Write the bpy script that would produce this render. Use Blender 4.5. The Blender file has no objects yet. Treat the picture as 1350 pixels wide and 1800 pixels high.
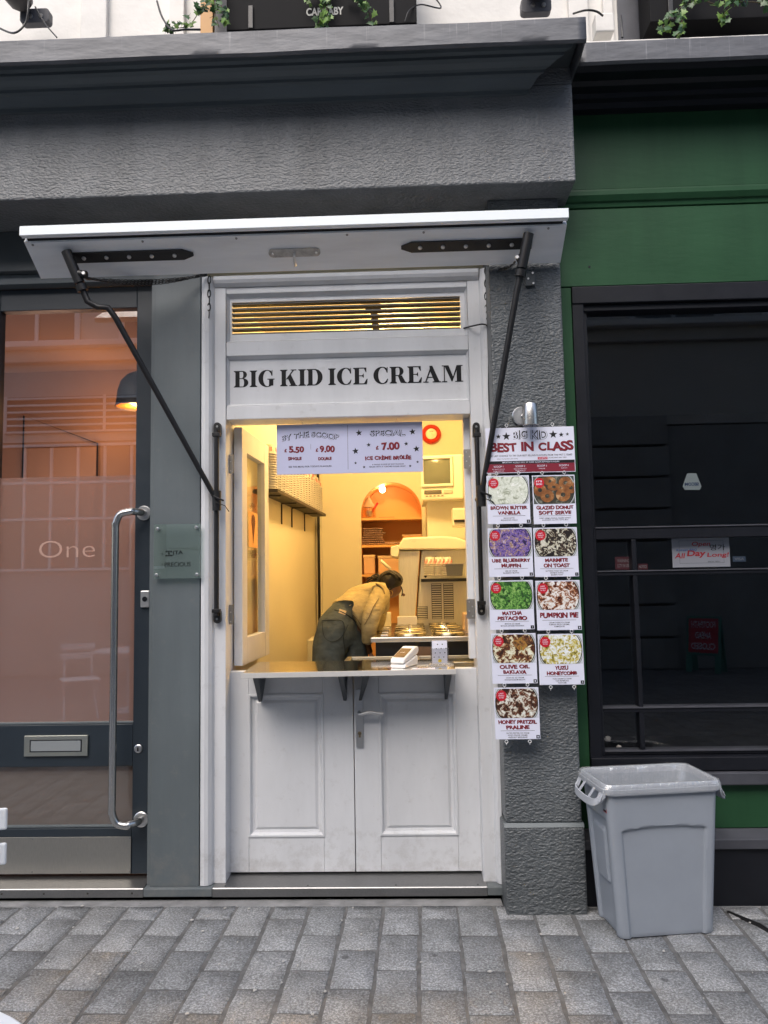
import bpy, bmesh, math, random
from mathutils import Vector, Matrix, noise
random.seed(7)
C = bpy.context.scene
COL = C.collection
R = math.radians
# ------------------------------------------------------------------ camera
F, H0 = 1330.0, 1.55
PITCH, ROLL, YAW = R(4.9), R(-1.033), R(-1.807)
fwd = Vector((math.sin(YAW)*math.cos(PITCH), math.cos(YAW)*math.cos(PITCH), math.sin(PITCH)))
r0 = Vector((math.cos(YAW), -math.sin(YAW), 0)); u0 = r0.cross(fwd)
rt = r0*math.cos(ROLL)+u0*math.sin(ROLL); up = -r0*math.sin(ROLL)+u0*math.cos(ROLL)
cam = bpy.data.objects.new('camera', bpy.data.cameras.new('camera')); COL.objects.link(cam)
M = Matrix((rt, up, -fwd)).transposed().to_4x4(); M.translation = (0, 0, H0)
cam.matrix_world = M
cam.data.sensor_fit = 'HORIZONTAL'; cam.data.sensor_width = 36; cam.data.lens = F/1350*36
cam.data.clip_start = .05; cam.data.clip_end = 400
C.camera = cam
# ------------------------------------------------------------------ light
w = bpy.data.worlds.new("World"); C.world = w; w.use_nodes = True
nt = w.node_tree; bg = nt.nodes['Background']
sky = nt.nodes.new('ShaderNodeTexSky'); sky.sky_type = 'NISHITA'; sky.sun_disc = False
sky.sun_elevation = R(50); sky.sun_rotation = R(200); sky.dust_density = 4; sky.air_density = 1.0
nt.links.new(sky.outputs[0], bg.inputs[0]); bg.inputs[1].default_value = 0.13
sun = bpy.data.objects.new('sun', bpy.data.lights.new('sun', 'SUN')); COL.objects.link(sun)
sun.data.energy = 1.1; sun.data.angle = R(50); sun.data.color = (1, .985, .975)
sd = Vector((math.sin(R(200))*math.cos(R(50)), math.cos(R(200))*math.cos(R(50)), math.sin(R(50))))
sun.rotation_euler = sd.to_track_quat('Z', 'Y').to_euler()
C.view_settings.view_transform = 'Standard'; C.view_settings.look = 'None'
C.view_settings.exposure = 0.88; C.view_settings.gamma = 1
C.render.engine = 'CYCLES'

def W(px, py, Y):                    # a point seen in the photograph, at distance Y from the camera plane
    d = fwd + rt*((px-675)/F) - up*((py-900)/F); t = Y/d.y
    return (d.x*t, Y, H0+d.z*t)
# ------------------------------------------------------------------ materials
def nodes(name):
    m = bpy.data.materials.new(name); m.use_nodes = True
    return m, m.node_tree.nodes, m.node_tree.links, m.node_tree.nodes['Principled BSDF']
def noise_n(N, L, scale, detail=4, rough=.55, stretch=None, src='P'):
    t = N.new('ShaderNodeTexNoise'); t.inputs['Scale'].default_value = scale
    t.inputs['Detail'].default_value = detail; t.inputs['Roughness'].default_value = rough
    if src == 'P': g = N.new('ShaderNodeNewGeometry').outputs['Position']
    else: g = N.new('ShaderNodeTexCoord').outputs['Object']
    if stretch:
        mp = N.new('ShaderNodeMapping'); mp.inputs['Scale'].default_value = stretch
        L.new(g, mp.inputs[0]); g = mp.outputs[0]
    L.new(g, t.inputs['Vector']); return t
def ramp(N, L, src, stops):
    r = N.new('ShaderNodeValToRGB'); e = r.color_ramp.elements
    while len(e) < len(stops): e.new(.5)
    for i, (p, c) in enumerate(stops):
        e[i].position = p; e[i].color = (*c, 1) if len(c) == 3 else c
    L.new(src, r.inputs[0]); return r
def mixc(N, L, fac, a, b, mode='MIX'):
    m = N.new('ShaderNodeMix'); m.data_type = 'RGBA'; m.blend_type = mode
    if isinstance(fac, (int, float)): m.inputs[0].default_value = fac
    else: L.new(fac, m.inputs[0])
    for i, v in ((6, a), (7, b)):
        if isinstance(v, tuple): m.inputs[i].default_value = (*v, 1)
        else: L.new(v, m.inputs[i])
    return m.outputs[2]
def mat(name, col, rough=.5, metal=0, var=.12, vs=3, bump=0, bs=60, stretch=None, spec=.5, speck=None, rv=.1, coat=0, weather=0, grime=None):
    m, N, L, P = nodes(name)
    n1 = noise_n(N, L, vs, 6, .6, stretch)
    lo = tuple(c*(1-var) for c in col); hi = tuple(min(1, c*(1+var)) for c in col)
    r = ramp(N, L, n1.outputs[0], [(.3, lo), (.7, hi)]); out = r.outputs[0]
    if speck:                                      # (scale, colour, threshold)
        n2 = noise_n(N, L, speck[0], 3, .7)
        s = ramp(N, L, n2.outputs[0], [(speck[2], (0, 0, 0)), (speck[2]+.05, (1, 1, 1))])
        out = mixc(N, L, s.outputs[0], out, speck[1])
    if weather:                                    # old rain streaks and faded patches
        n5 = noise_n(N, L, 5, 5, .65, (1, 1, .12)); s5 = ramp(N, L, n5.outputs[0], [(.3, (1-weather,)*3), (.62, (1+weather*.4,)*3)]); out = mixc(N, L, 1, out, s5.outputs[0], 'MULTIPLY')
    if grime:                                      # (top height, colour): splashes of street dirt low on the paint
        sp = N.new('ShaderNodeSeparateXYZ'); gg = N.new('ShaderNodeNewGeometry'); L.new(gg.outputs['Position'], sp.inputs[0])
        mz = N.new('ShaderNodeMapRange'); mz.inputs[1].default_value = .05; mz.inputs[2].default_value = grime[0]; mz.inputs[3].default_value = .17; mz.inputs[4].default_value = 0; L.new(sp.outputs[2], mz.inputs[0])
        n6 = noise_n(N, L, 13, 7, .75); ad = N.new('ShaderNodeMath'); ad.operation = 'ADD'; L.new(n6.outputs[0], ad.inputs[0]); L.new(mz.outputs[0], ad.inputs[1])
        s6 = ramp(N, L, ad.outputs[0], [(.58, (0, 0, 0)), (.80, (.5, .5, .5))]); out = mixc(N, L, s6.outputs[0], out, grime[1])
    L.new(out, P.inputs['Base Color'])
    P.inputs['Metallic'].default_value = metal
    P.inputs['Specular IOR Level'].default_value = spec
    if coat: P.inputs['Coat Weight'].default_value = coat
    if rv:
        n3 = noise_n(N, L, vs*4, 5, .6, stretch)
        mr = N.new('ShaderNodeMapRange'); mr.inputs[3].default_value = max(.02, rough-rv); mr.inputs[4].default_value = min(1, rough+rv)
        L.new(n3.outputs[0], mr.inputs[0]); L.new(mr.outputs[0], P.inputs['Roughness'])
    else: P.inputs['Roughness'].default_value = rough
    if bump:
        b = N.new('ShaderNodeBump'); b.inputs['Strength'].default_value = 1; b.inputs['Distance'].default_value = bump
        n4 = noise_n(N, L, bs, 3, .5, stretch); L.new(n4.outputs[0], b.inputs['Height']); L.new(b.outputs[0], P.inputs['Normal'])
    return m
def flat(name, col, rough=.5, spec=.4): return mat(name, col, rough, var=.02, rv=0, spec=spec)
def emit(name, col, s):
    m, N, L, P = nodes(name); P.inputs['Base Color'].default_value = (*col, 1)
    P.inputs['Emission Color'].default_value = (*col, 1); P.inputs['Emission Strength'].default_value = s; return m
def glass(name, tint=(1, 1, 1), refl=.09, rough=0, film=None):
    m, N, L, P = nodes(name); N.remove(P); o = N['Material Output']
    t = N.new('ShaderNodeBsdfTransparent'); t.inputs[0].default_value = (*tint, 1)
    g = N.new('ShaderNodeBsdfGlossy'); g.inputs['Roughness'].default_value = rough
    base = t.outputs[0]
    if film:                                       # (colour, opacity)
        d = N.new('ShaderNodeBsdfDiffuse'); d.inputs[0].default_value = (*film[0], 1)
        tl = N.new('ShaderNodeBsdfTranslucent'); tl.inputs[0].default_value = (*film[0], 1)
        a = N.new('ShaderNodeMixShader'); a.inputs[0].default_value = .55; L.new(d.outputs[0], a.inputs[1]); L.new(tl.outputs[0], a.inputs[2])
        b = N.new('ShaderNodeMixShader'); b.inputs[0].default_value = film[1]; L.new(base, b.inputs[1]); L.new(a.outputs[0], b.inputs[2]); base = b.outputs[0]
    fr = N.new('ShaderNodeLayerWeight'); fr.inputs[0].default_value = .35
    mr = N.new('ShaderNodeMapRange'); mr.inputs[3].default_value = refl; mr.inputs[4].default_value = .9
    pw = N.new('ShaderNodeMath'); pw.operation = 'POWER'; pw.inputs[1].default_value = 3
    L.new(fr.outputs['Facing'], pw.inputs[0]); L.new(pw.outputs[0], mr.inputs[0])
    x = N.new('ShaderNodeMixShader'); L.new(mr.outputs[0], x.inputs[0]); L.new(base, x.inputs[1]); L.new(g.outputs[0], x.inputs[2])
    L.new(x.outputs[0], o.inputs[0]); return m
def roughcast(name, col, dist=.006, scale=55, smear=(1, 1, 1.6)):
    m, N, L, P = nodes(name)
    n1 = noise_n(N, L, 2.2, 6, .6); r = ramp(N, L, n1.outputs[0], [(.3, tuple(c*.85 for c in col)), (.7, tuple(c*1.15 for c in col))])
    ns = noise_n(N, L, 4, 5, .65, (1, 1, .15)); sr = ramp(N, L, ns.outputs[0], [(.32, (.8, .8, .8)), (.6, (1.08, 1.08, 1.08))]); L.new(mixc(N, L, 1, r.outputs[0], sr.outputs[0], 'MULTIPLY'), P.inputs['Base Color']); P.inputs['Roughness'].default_value = .42
    n2 = noise_n(N, L, scale, 3, .45, smear); n3 = noise_n(N, L, scale*.35, 2, .5, smear)
    v = N.new('ShaderNodeTexVoronoi'); v.inputs['Scale'].default_value = scale*1.1
    g = N.new('ShaderNodeNewGeometry'); mp = N.new('ShaderNodeMapping'); mp.inputs['Scale'].default_value = smear
    L.new(g.outputs['Position'], mp.inputs[0])
    ad = N.new('ShaderNodeVectorMath'); ad.operation = 'MULTIPLY_ADD'; ad.inputs[1].default_value = (.02,)*3
    L.new(n2.outputs['Color'], ad.inputs[0]); L.new(mp.outputs[0], ad.inputs[2]); L.new(ad.outputs[0], v.inputs['Vector'])
    a = N.new('ShaderNodeMath'); a.operation = 'MULTIPLY_ADD'; a.inputs[1].default_value = 1.4; L.new(n2.outputs[0], a.inputs[0]); L.new(n3.outputs[0], a.inputs[2])
    s = N.new('ShaderNodeMath'); s.operation = 'MULTIPLY_ADD'; s.inputs[1].default_value = -.55; L.new(v.outputs[0], s.inputs[0]); L.new(a.outputs[0], s.inputs[2])
    b = N.new('ShaderNodeBump'); b.inputs['Distance'].default_value = dist; L.new(s.outputs[0], b.inputs['Height']); L.new(b.outputs[0], P.inputs['Normal'])
    return m
def lead_mat():
    m, N, L, P = nodes('weathered_lead')
    n1 = noise_n(N, L, 4, 7, .65, (1, 1, 3)); r = ramp(N, L, n1.outputs[0], [(.3, (.070, .073, .082)), (.7, (.125, .13, .143))])
    n2 = noise_n(N, L, 30, 3, .6, (1.6, .6, .05)); s = ramp(N, L, n2.outputs[0], [(.6, (0, 0, 0)), (.72, (.55, .55, .55))])
    sep = N.new('ShaderNodeSeparateXYZ'); g = N.new('ShaderNodeNewGeometry'); L.new(g.outputs['Position'], sep.inputs[0])
    mr = N.new('ShaderNodeMapRange'); mr.inputs[1].default_value = 3.93; mr.inputs[2].default_value = 4.04; L.new(sep.outputs[2], mr.inputs[0])
    mu = N.new('ShaderNodeMath'); mu.operation = 'MULTIPLY'; L.new(s.outputs[0], mu.inputs[0]); L.new(mr.outputs[0], mu.inputs[1])
    L.new(mixc(N, L, mu.outputs[0], r.outputs[0], (.34, .35, .37)), P.inputs['Base Color'])
    P.inputs['Roughness'].default_value = .5; P.inputs['Metallic'].default_value = .25
    b = N.new('ShaderNodeBump'); b.inputs['Distance'].default_value = .004; n3 = noise_n(N, L, 7, 3, .5, (1, 1, 3)); L.new(n3.outputs[0], b.inputs['Height']); L.new(b.outputs[0], P.inputs['Normal'])
    return m
def paver_mat():
    m, N, L, P = nodes('granite_paver')
    oi = N.new('ShaderNodeObjectInfo')
    r0 = ramp(N, L, oi.outputs['Random'], [(0, (.212, .222, .232)), (.5, (.238, .248, .260)), (1, (.272, .280, .288))])
    n1 = noise_n(N, L, 105, 4, .85); r1 = ramp(N, L, n1.outputs[0], [(.34, (.45, .45, .45)), (.5, (.95, .95, .95)), (.62, (1.9, 1.9, 1.9))])
    n2 = noise_n(N, L, 3, 6, .6); r2 = ramp(N, L, n2.outputs[0], [(.3, (.66, .655, .64)), (.7, (1.18, 1.18, 1.18))])
    n3 = noise_n(N, L, 16, 5, .6); r3 = ramp(N, L, n3.outputs[0], [(.3, (.8, .8, .79)), (.5, (1, 1, 1))])
    c = mixc(N, L, 1, r0.outputs[0], r1.outputs[0], 'MULTIPLY'); c = mixc(N, L, 1, c, r2.outputs[0], 'MULTIPLY'); c = mixc(N, L, 1, c, r3.outputs[0], 'MULTIPLY')
    v = N.new('ShaderNodeTexVoronoi'); v.inputs['Scale'].default_value = 4.6; g = N.new('ShaderNodeNewGeometry'); L.new(g.outputs['Position'], v.inputs['Vector'])
    gm = ramp(N, L, v.outputs[0], [(.06, (1, 1, 1)), (.085, (0, 0, 0))]); mu = N.new('ShaderNodeMath'); mu.operation = 'MULTIPLY'; mu.inputs[1].default_value = .65
    L.new(gm.outputs[0], mu.inputs[0]); c = mixc(N, L, mu.outputs[0], c, (.05, .05, .052))
    L.new(c, P.inputs['Base Color']); P.inputs['Roughness'].default_value = .7
    b = N.new('ShaderNodeBump'); b.inputs['Distance'].default_value = .004; n4 = noise_n(N, L, 110, 4, .7); L.new(n4.outputs[0], b.inputs['Height']); L.new(b.outputs[0], P.inputs['Normal'])
    return m
def food(name, stops, scale=60, dist=1.2, seed=0):
    stops = [(.5+(p-.5)*.62, c) for p, c in stops]
    m, N, L, P = nodes(name)
    n = noise_n(N, L, scale, 5, .62, (1, 1, 1)); n.inputs['Distortion'].default_value = dist
    mp = N.new('ShaderNodeMapping'); mp.inputs['Location'].default_value = (seed*3.1, 0, seed*1.7)
    g = N.new('ShaderNodeNewGeometry'); L.new(g.outputs['Position'], mp.inputs[0]); L.new(mp.outputs[0], n.inputs['Vector'])
    r = ramp(N, L, n.outputs[0], stops); L.new(r.outputs[0], P.inputs['Base Color']); P.inputs['Roughness'].default_value = .4
    return m
def satin(name, col=(.62, .62, .62), rough=.32, stretch=(1, 1, 40)): return mat(name, col, rough, 1, .08, 30, 0, stretch=stretch, rv=.06)

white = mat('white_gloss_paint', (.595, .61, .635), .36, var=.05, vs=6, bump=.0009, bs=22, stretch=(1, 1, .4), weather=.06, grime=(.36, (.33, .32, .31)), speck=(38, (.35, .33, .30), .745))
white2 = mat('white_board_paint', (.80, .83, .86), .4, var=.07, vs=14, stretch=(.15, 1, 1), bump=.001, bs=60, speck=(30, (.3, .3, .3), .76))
greyp = mat('grey_gloss_paint', (.105, .125, .135), .42, var=.08, vs=2, bump=.0004, bs=30, weather=.12, grime=(.4, (.16, .16, .155)))
greyd = mat('dark_grey_paint', (.06, .07, .075), .45, var=.1, vs=3, bump=.0006, bs=40)
cornm = mat('cornice_paint', (.10, .12, .13), .5, var=.2, vs=5, bump=.0015, bs=30, stretch=(.2, 1, 1))
slate = mat('slate_door_paint', (.016, .024, .033), .4, var=.1, vs=4)
stuc = roughcast('grey_roughcast', (.094, .105, .112), .0065, 60)
stucf = roughcast('grey_stipple_plaster', (.150, .158, .165), .0048, 52, (1, 1, 1.9))
lead = lead_mat()
blackp = mat('black_gloss_paint', (.008, .009, .013), .42, var=.2, vs=6, spec=.3, speck=(60, (.08, .08, .085), .76))
greyblk = mat('dark_grey_ledge', (.055, .057, .068), .4, var=.2, vs=8)  # paler than the black frame, for ledges and bar tops
green = mat('green_gloss_paint', (.019, .068, .030), .45, spec=.22, var=.16, vs=1.6, bump=.0008, bs=40, stretch=(.3, 1, 1), weather=.16)
iron = mat('black_iron', (.008, .008, .009), .42, .0, .3, 30, .0006, 120, spec=.5)
steel = satin('brushed_steel'); steel2 = satin('scuffed_steel_sheet', (.30, .30, .30), .42, (3, 3, 3))
stone_w = mat('painted_white_render', (.72, .70, .66), .7, var=.08, vs=3, bump=.006, bs=10, speck=(50, (.5, .47, .42), .72))
paver = paver_mat()
grout = mat('dark_grout', (.115, .115, .115), .95, var=.35, vs=20, bump=.004, bs=120)
cement = mat('cement_strip', (.21, .212, .215), .9, var=.3, vs=9, bump=.003, bs=70, speck=(40, (.05, .05, .05), .68))
asphalt = mat('asphalt', (.06, .06, .06), .9, var=.2, vs=8, bump=.003, bs=150)
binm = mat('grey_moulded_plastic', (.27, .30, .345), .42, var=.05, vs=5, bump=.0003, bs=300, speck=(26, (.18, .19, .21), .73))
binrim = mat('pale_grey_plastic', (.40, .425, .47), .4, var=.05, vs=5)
wplast = flat('white_plastic', (.75, .76, .77), .3); printw = flat('white_card', (.66, .68, .80), .35)
signw = flat('lilac_white_card', (.50, .52, .70), .45)
ink = flat('black_ink', (.006, .006, .008), .5); redink = flat('dark_red_ink', (.20, .010, .022), .45)
badge = flat('red_badge_ink', (.50, .010, .025), .4); band = flat('maroon_band', (.20, .018, .035), .4)
cream_w = mat('cream_wall_paint', (.70, .64, .46), .6, var=.04, vs=1.5, bump=.0008, bs=40)
floorm = mat('lino_floor', (.25, .22, .18), .5)
letter = flat('black_letter_paint', (.006, .006, .007), .3)
# ------------------------------------------------------------------ mesh builders
class MB:
    def __init__(s): s.bm = bmesh.new(); s.mats = []; s.cur = 0
    def face(s, vs, sm=False):
        try: f = s.bm.faces.new(vs); f.smooth = sm; f.material_index = s.cur; return f
        except ValueError: return None
    def box(s, x0, x1, y0, y1, z0, z1, T=None):
        v = [s.bm.verts.new((T @ Vector(p)) if T else p) for p in ((x0,y0,z0),(x1,y0,z0),(x1,y1,z0),(x0,y1,z0),(x0,y0,z1),(x1,y0,z1),(x1,y1,z1),(x0,y1,z1))]
        for f in ((0,3,2,1),(4,5,6,7),(0,1,5,4),(1,2,6,5),(2,3,7,6),(3,0,4,7)): s.face([v[i] for i in f])
        return s
    def prism(s, pts, a, b, axis='Y', T=None, sm=False):
        def P(p, t): 
            q = {'Y': (p[0], t, p[1]), 'X': (t, p[0], p[1]), 'Z': (p[0], p[1], t)}[axis]
            return (T @ Vector(q)) if T else q
        A = [s.bm.verts.new(P(p, a)) for p in pts]; B = [s.bm.verts.new(P(p, b)) for p in pts]
        s.face(A); s.face(B[::-1]); n = len(pts)
        for i in range(n): s.face([A[i], B[i], B[(i+1) % n], A[(i+1) % n]], sm)
        return s
    def tube(s, pts, r, n=10, cap=True, closed=False):
        pts = [Vector(p) for p in pts]; rs = r if isinstance(r, (list, tuple)) else [r]*len(pts); rings = []
        N = None
        for i, p in enumerate(pts):
            a = pts[(i-1) % len(pts)] if (i > 0 or closed) else p; b = pts[(i+1) % len(pts)] if (i < len(pts)-1 or closed) else p
            t = (b-a).normalized()
            if N is None: N = t.orthogonal().normalized()
            N = (N - t*N.dot(t)); N = N.normalized() if N.length > 1e-6 else t.orthogonal().normalized()
            B = t.cross(N)
            rings.append([s.bm.verts.new(p+(N*math.cos(2*math.pi*k/n)+B*math.sin(2*math.pi*k/n))*rs[i]) for k in range(n)])
        m = len(rings)
        for i in range(m if closed else m-1):
            for k in range(n): s.face([rings[i][k], rings[i][(k+1) % n], rings[(i+1) % m][(k+1) % n], rings[(i+1) % m][k]], True)
        if cap and not closed: s.face(rings[0][::-1]); s.face(rings[-1])
        return s
    def lathe(s, prof, T=None, n=24, sm=True):
        rings = []
        for r, z in prof:
            rings.append([s.bm.verts.new((T @ Vector((r*math.cos(2*math.pi*k/n), r*math.sin(2*math.pi*k/n), z))) if T else (r*math.cos(2*math.pi*k/n), r*math.sin(2*math.pi*k/n), z)) for k in range(n)])
        for i in range(len(rings)-1):
            for k in range(n): s.face([rings[i][k], rings[i][(k+1) % n], rings[i+1][(k+1) % n], rings[i+1][k]], sm)
        s.face(rings[0][::-1]); s.face(rings[-1]); return s
    def grid(s, nu, nv, fn, sm=True):
        g = [[s.bm.verts.new(fn(i/nu, j/nv)) for i in range(nu+1)] for j in range(nv+1)]
        for j in range(nv):
            for i in range(nu): s.face([g[j][i], g[j][i+1], g[j+1][i+1], g[j+1][i]], sm)
        return s
    def poly(s, pts): s.face([s.bm.verts.new(p) for p in pts]); return s
    def build(s, name, m, parent=None, bevel=0, norm=True, local=False, kind=None, label=None, each=False):
        if each:                                   # every loose piece becomes an object of its own
            seen = set(); s.bm.verts.ensure_lookup_table(); out = []; me0 = None
            for v0 in list(s.bm.verts):
                if v0 in seen: continue
                st = [v0]; isl = set()
                while st:
                    v = st.pop()
                    if v in isl: continue
                    isl.add(v); st += [e.other_vert(v) for e in v.link_edges]
                seen |= isl; q = MB(); mp = {v: q.bm.verts.new(v.co) for v in s.bm.verts if v in isl}
                for f in {f for v in isl for f in v.link_faces}: q.face([mp[v] for v in f.verts], f.smooth)
                out.append(q.build(name, m, parent, bevel, norm, local, kind, label))
            s.bm.free(); return out
        if norm: bmesh.ops.recalc_face_normals(s.bm, faces=s.bm.faces)
        s.bm.normal_update()
        for e in s.bm.edges:
            if len(e.link_faces) == 2 and e.calc_face_angle(0) > .75: e.smooth = False
        me = bpy.data.meshes.new(name)
        off = Vector((0, 0, 0))
        if not local:
            if parent: 
                off = wloc(parent)
            else:
                xs = [v.co for v in s.bm.verts]
                off = Vector(((min(v.x for v in xs)+max(v.x for v in xs))/2, (min(v.y for v in xs)+max(v.y for v in xs))/2, min(v.z for v in xs)))
            for v in s.bm.verts: v.co -= off
        s.bm.to_mesh(me); s.bm.free()
        for q in (m if isinstance(m, (list, tuple)) else [m]): me.materials.append(q)
        o = bpy.data.objects.new(name, me); COL.objects.link(o)
        if parent: o.parent = parent
        elif not local: o.location = off
        if bevel:
            b = o.modifiers.new('bevel', 'BEVEL'); b.width = bevel; b.segments = 2; b.limit_method = 'ANGLE'; b.angle_limit = R(40)
        if kind: o['kind'] = kind
        if label: o['label'] = label
        return o
def wloc(o):
    v = Vector((0, 0, 0))
    while o: v += o.location; o = o.parent
    return v
def thing(name, label, cat, loc=(0, 0, 0), rz=0, group=None):
    o = bpy.data.objects.new(name, None); COL.objects.link(o); o.location = loc; o.rotation_euler = (0, 0, rz); o.empty_display_size = .1
    return tag(o, label, cat, group)
def tag(o, label, cat, group=None):
    o['label'] = label; o['category'] = cat
    if group: o['group'] = group
    return o
def box(name, m, parent, x0, x1, y0, y1, z0, z1, bevel=.002, **k): return MB().box(x0, x1, y0, y1, z0, z1).build(name, m, parent, bevel, **k)
def copy_tree(o, parent=None):
    c = o.copy(); COL.objects.link(c); c.parent = parent
    for ch in list(o.children): copy_tree(ch, c)
    return c
def rrect(x0, x1, z0, z1, r, n=5):
    p = []
    for cx, cz, a in ((x1-r, z1-r, 0), (x0+r, z1-r, 90), (x0+r, z0+r, 180), (x1-r, z0+r, 270)):
        for k in range(n+1): t = R(a+90*k/n); p.append((cx+r*math.cos(t), cz+r*math.sin(t)))
    return p
def smooth_path(pts, n=6):
    P = [Vector(p) for p in pts]; out = []
    for i in range(len(P)-1):
        a = P[max(i-1, 0)]; b = P[i]; c = P[i+1]; d = P[min(i+2, len(P)-1)]
        for k in range(n):
            t = k/n; out.append(.5*((2*b)+(-a+c)*t+(2*a-5*b+4*c-d)*t*t+(-a+3*b-3*c+d)*t**3))
    out.append(P[-1]); return out
# text ------------------------------------------------------------
_ch = {}
def glyph(c, bold):
    if (c, bold) not in _ch:
        cu = bpy.data.curves.new('t', 'FONT'); cu.body = c; cu.size = 1; cu.offset = bold; cu.resolution_u = 4
        o = bpy.data.objects.new('t', cu); COL.objects.link(o)
        bpy.context.view_layer.update()
        me = bpy.data.meshes.new_from_object(o.evaluated_get(bpy.context.evaluated_depsgraph_get()))
        vs = [tuple(v.co) for v in me.vertices]; fs = [tuple(p.vertices) for p in me.polygons]
        wd = max([v[0] for v in vs] or [.3])
        cu.body = c+'I'; bpy.context.view_layer.update()
        m2 = bpy.data.meshes.new_from_object(o.evaluated_get(bpy.context.evaluated_depsgraph_get()))
        adv = max(v.co.x for v in m2.vertices); cu.body = 'I'; bpy.context.view_layer.update()
        m3 = bpy.data.meshes.new_from_object(o.evaluated_get(bpy.context.evaluated_depsgraph_get()))
        adv -= max(v.co.x for v in m3.vertices)
        bpy.data.objects.remove(o); bpy.data.curves.remove(cu)
        for q in (me, m2, m3): bpy.data.meshes.remove(q)
        _ch[(c, bold)] = (vs, fs, adv)
    return _ch[(c, bold)]
def text(name, s, fr, u, v, wd, ht, m, parent, bold=0, jit=0, arc=0, slant=0, mirror=False, depth=.0006, track=0, spread=0):
    """lettering centred at (u, v) of the frame fr, fitted in wd x ht metres"""
    rnd = random.Random(s+str(u)); X = 0; vs = []; fs = []
    for c in s:
        if c == ' ': X += .33; continue
        g, gf, adv = glyph(c, bold); a = rnd.uniform(-1, 1)*jit*.16; sc = 1+rnd.uniform(-1, 1)*jit*.13; dz = rnd.uniform(-1, 1)*jit*.07
        b = len(vs); ca, sa = math.cos(a), math.sin(a)
        for x, y, _ in g:
            x2 = x-adv/2; y2 = y-.35
            vs.append((X+adv/2+(x2*ca-y2*sa)*sc, .35+dz+(x2*sa+y2*ca)*sc))
        fs += [tuple(b+i for i in f) for f in gf]; X += adv+track
    if not vs: return
    x0 = min(p[0] for p in vs); x1 = max(p[0] for p in vs); z0 = min(p[1] for p in vs); z1 = max(p[1] for p in vs)
    sx = wd/(x1-x0); sz = ht/(z1-z0); mb = MB(); V = []
    for x, z in vs:
        a = (x-(x0+x1)/2)*sx; b = (z-(z0+z1)/2)*sz; b += arc*(1-(a/(wd/2))**2)-arc*.5; a += slant*b
        if mirror: a = -a
        V.append(mb.bm.verts.new(fr(u+a, v+b, depth)))
    for f in fs: mb.face([V[i] for i in f])
    return mb.build(name, m, parent, norm=False)
def wallframe(x, z, Y):                         # u to the right, v up, d towards the street
    return lambda u, v, d: (x+u, Y-d, z+v)
def star(mb, fr, u, v, r, d, n=5, inner=.42, rot=0):
    c = mb.bm.verts.new(fr(u, v, d)); P = []
    for k in range(2*n):
        a = math.pi/2+rot+math.pi*k/n; q = r if k % 2 == 0 else r*inner
        P.append(mb.bm.verts.new(fr(u+q*math.cos(a), v+q*math.sin(a), d)))
    for k in range(2*n): mb.face([c, P[k], P[(k+1) % (2*n)]])
def rectp(mb, fr, u0, u1, v0, v1, d): mb.poly([fr(u0, v0, d), fr(u1, v0, d), fr(u1, v1, d), fr(u0, v1, d)])
#MARK_STRUCT
# ================================================================== GROUND
gr = MB(); gr.poly([(-40, -40, -.045), (40, -40, -.045), (40, 3.9, -.045), (-40, 3.9, -.045)])
go = gr.build('ground', asphalt, None, local=True, kind='structure')
pav = bpy.data.objects.new('pavement', None); COL.objects.link(pav); pav['kind'] = 'structure'
bed = MB().box(-9, 9, -4.9, 3.74, -.04, -.0035).build('mortar_bed', grout, pav)
PW, PL = .174, .297
meshes = []
for k in range(5):
    mb = MB(); n = 5; hw, hl = PW/2-.0070, PL/2-.0050
    pts = []
    for (x0, y0, x1, y1) in ((-hw, -hl, hw, -hl), (hw, -hl, hw, hl), (hw, hl, -hw, hl), (-hw, hl, -hw, -hl)):
        for i in range(n): t = i/n; pts.append((x0+(x1-x0)*t+random.uniform(-.0028, .0028), y0+(y1-y0)*t+random.uniform(-.0026, .0026)))
    pts = [(x+random.uniform(-.0012, .0012), y) for x, y in pts]
    low = [mb.bm.verts.new((x, y, -.03)) for x, y in pts]; mid = [mb.bm.verts.new((x, y, -.005)) for x, y in pts]
    top = [mb.bm.verts.new((x*.972, y*.982, random.uniform(-.0012, .0012))) for x, y in pts]
    N = len(pts)
    for i in range(N):
        j = (i+1) % N; mb.face([low[i], low[j], mid[j], mid[i]]); mb.face([mid[i], mid[j], top[j], top[i]], True)
    ct = mb.bm.verts.new((0, 0, random.uniform(-.001, .0015)))
    for i in range(N): mb.face([top[i], top[(i+1) % N], ct], True)
    mb.bm.normal_update(); me = bpy.data.meshes.new('paver'); mb.bm.to_mesh(me); me.materials.append(paver); meshes.append(me)
A = R(-1.2)
far = bmesh.new(); far_me = None
rnd = random.Random(3)
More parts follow.
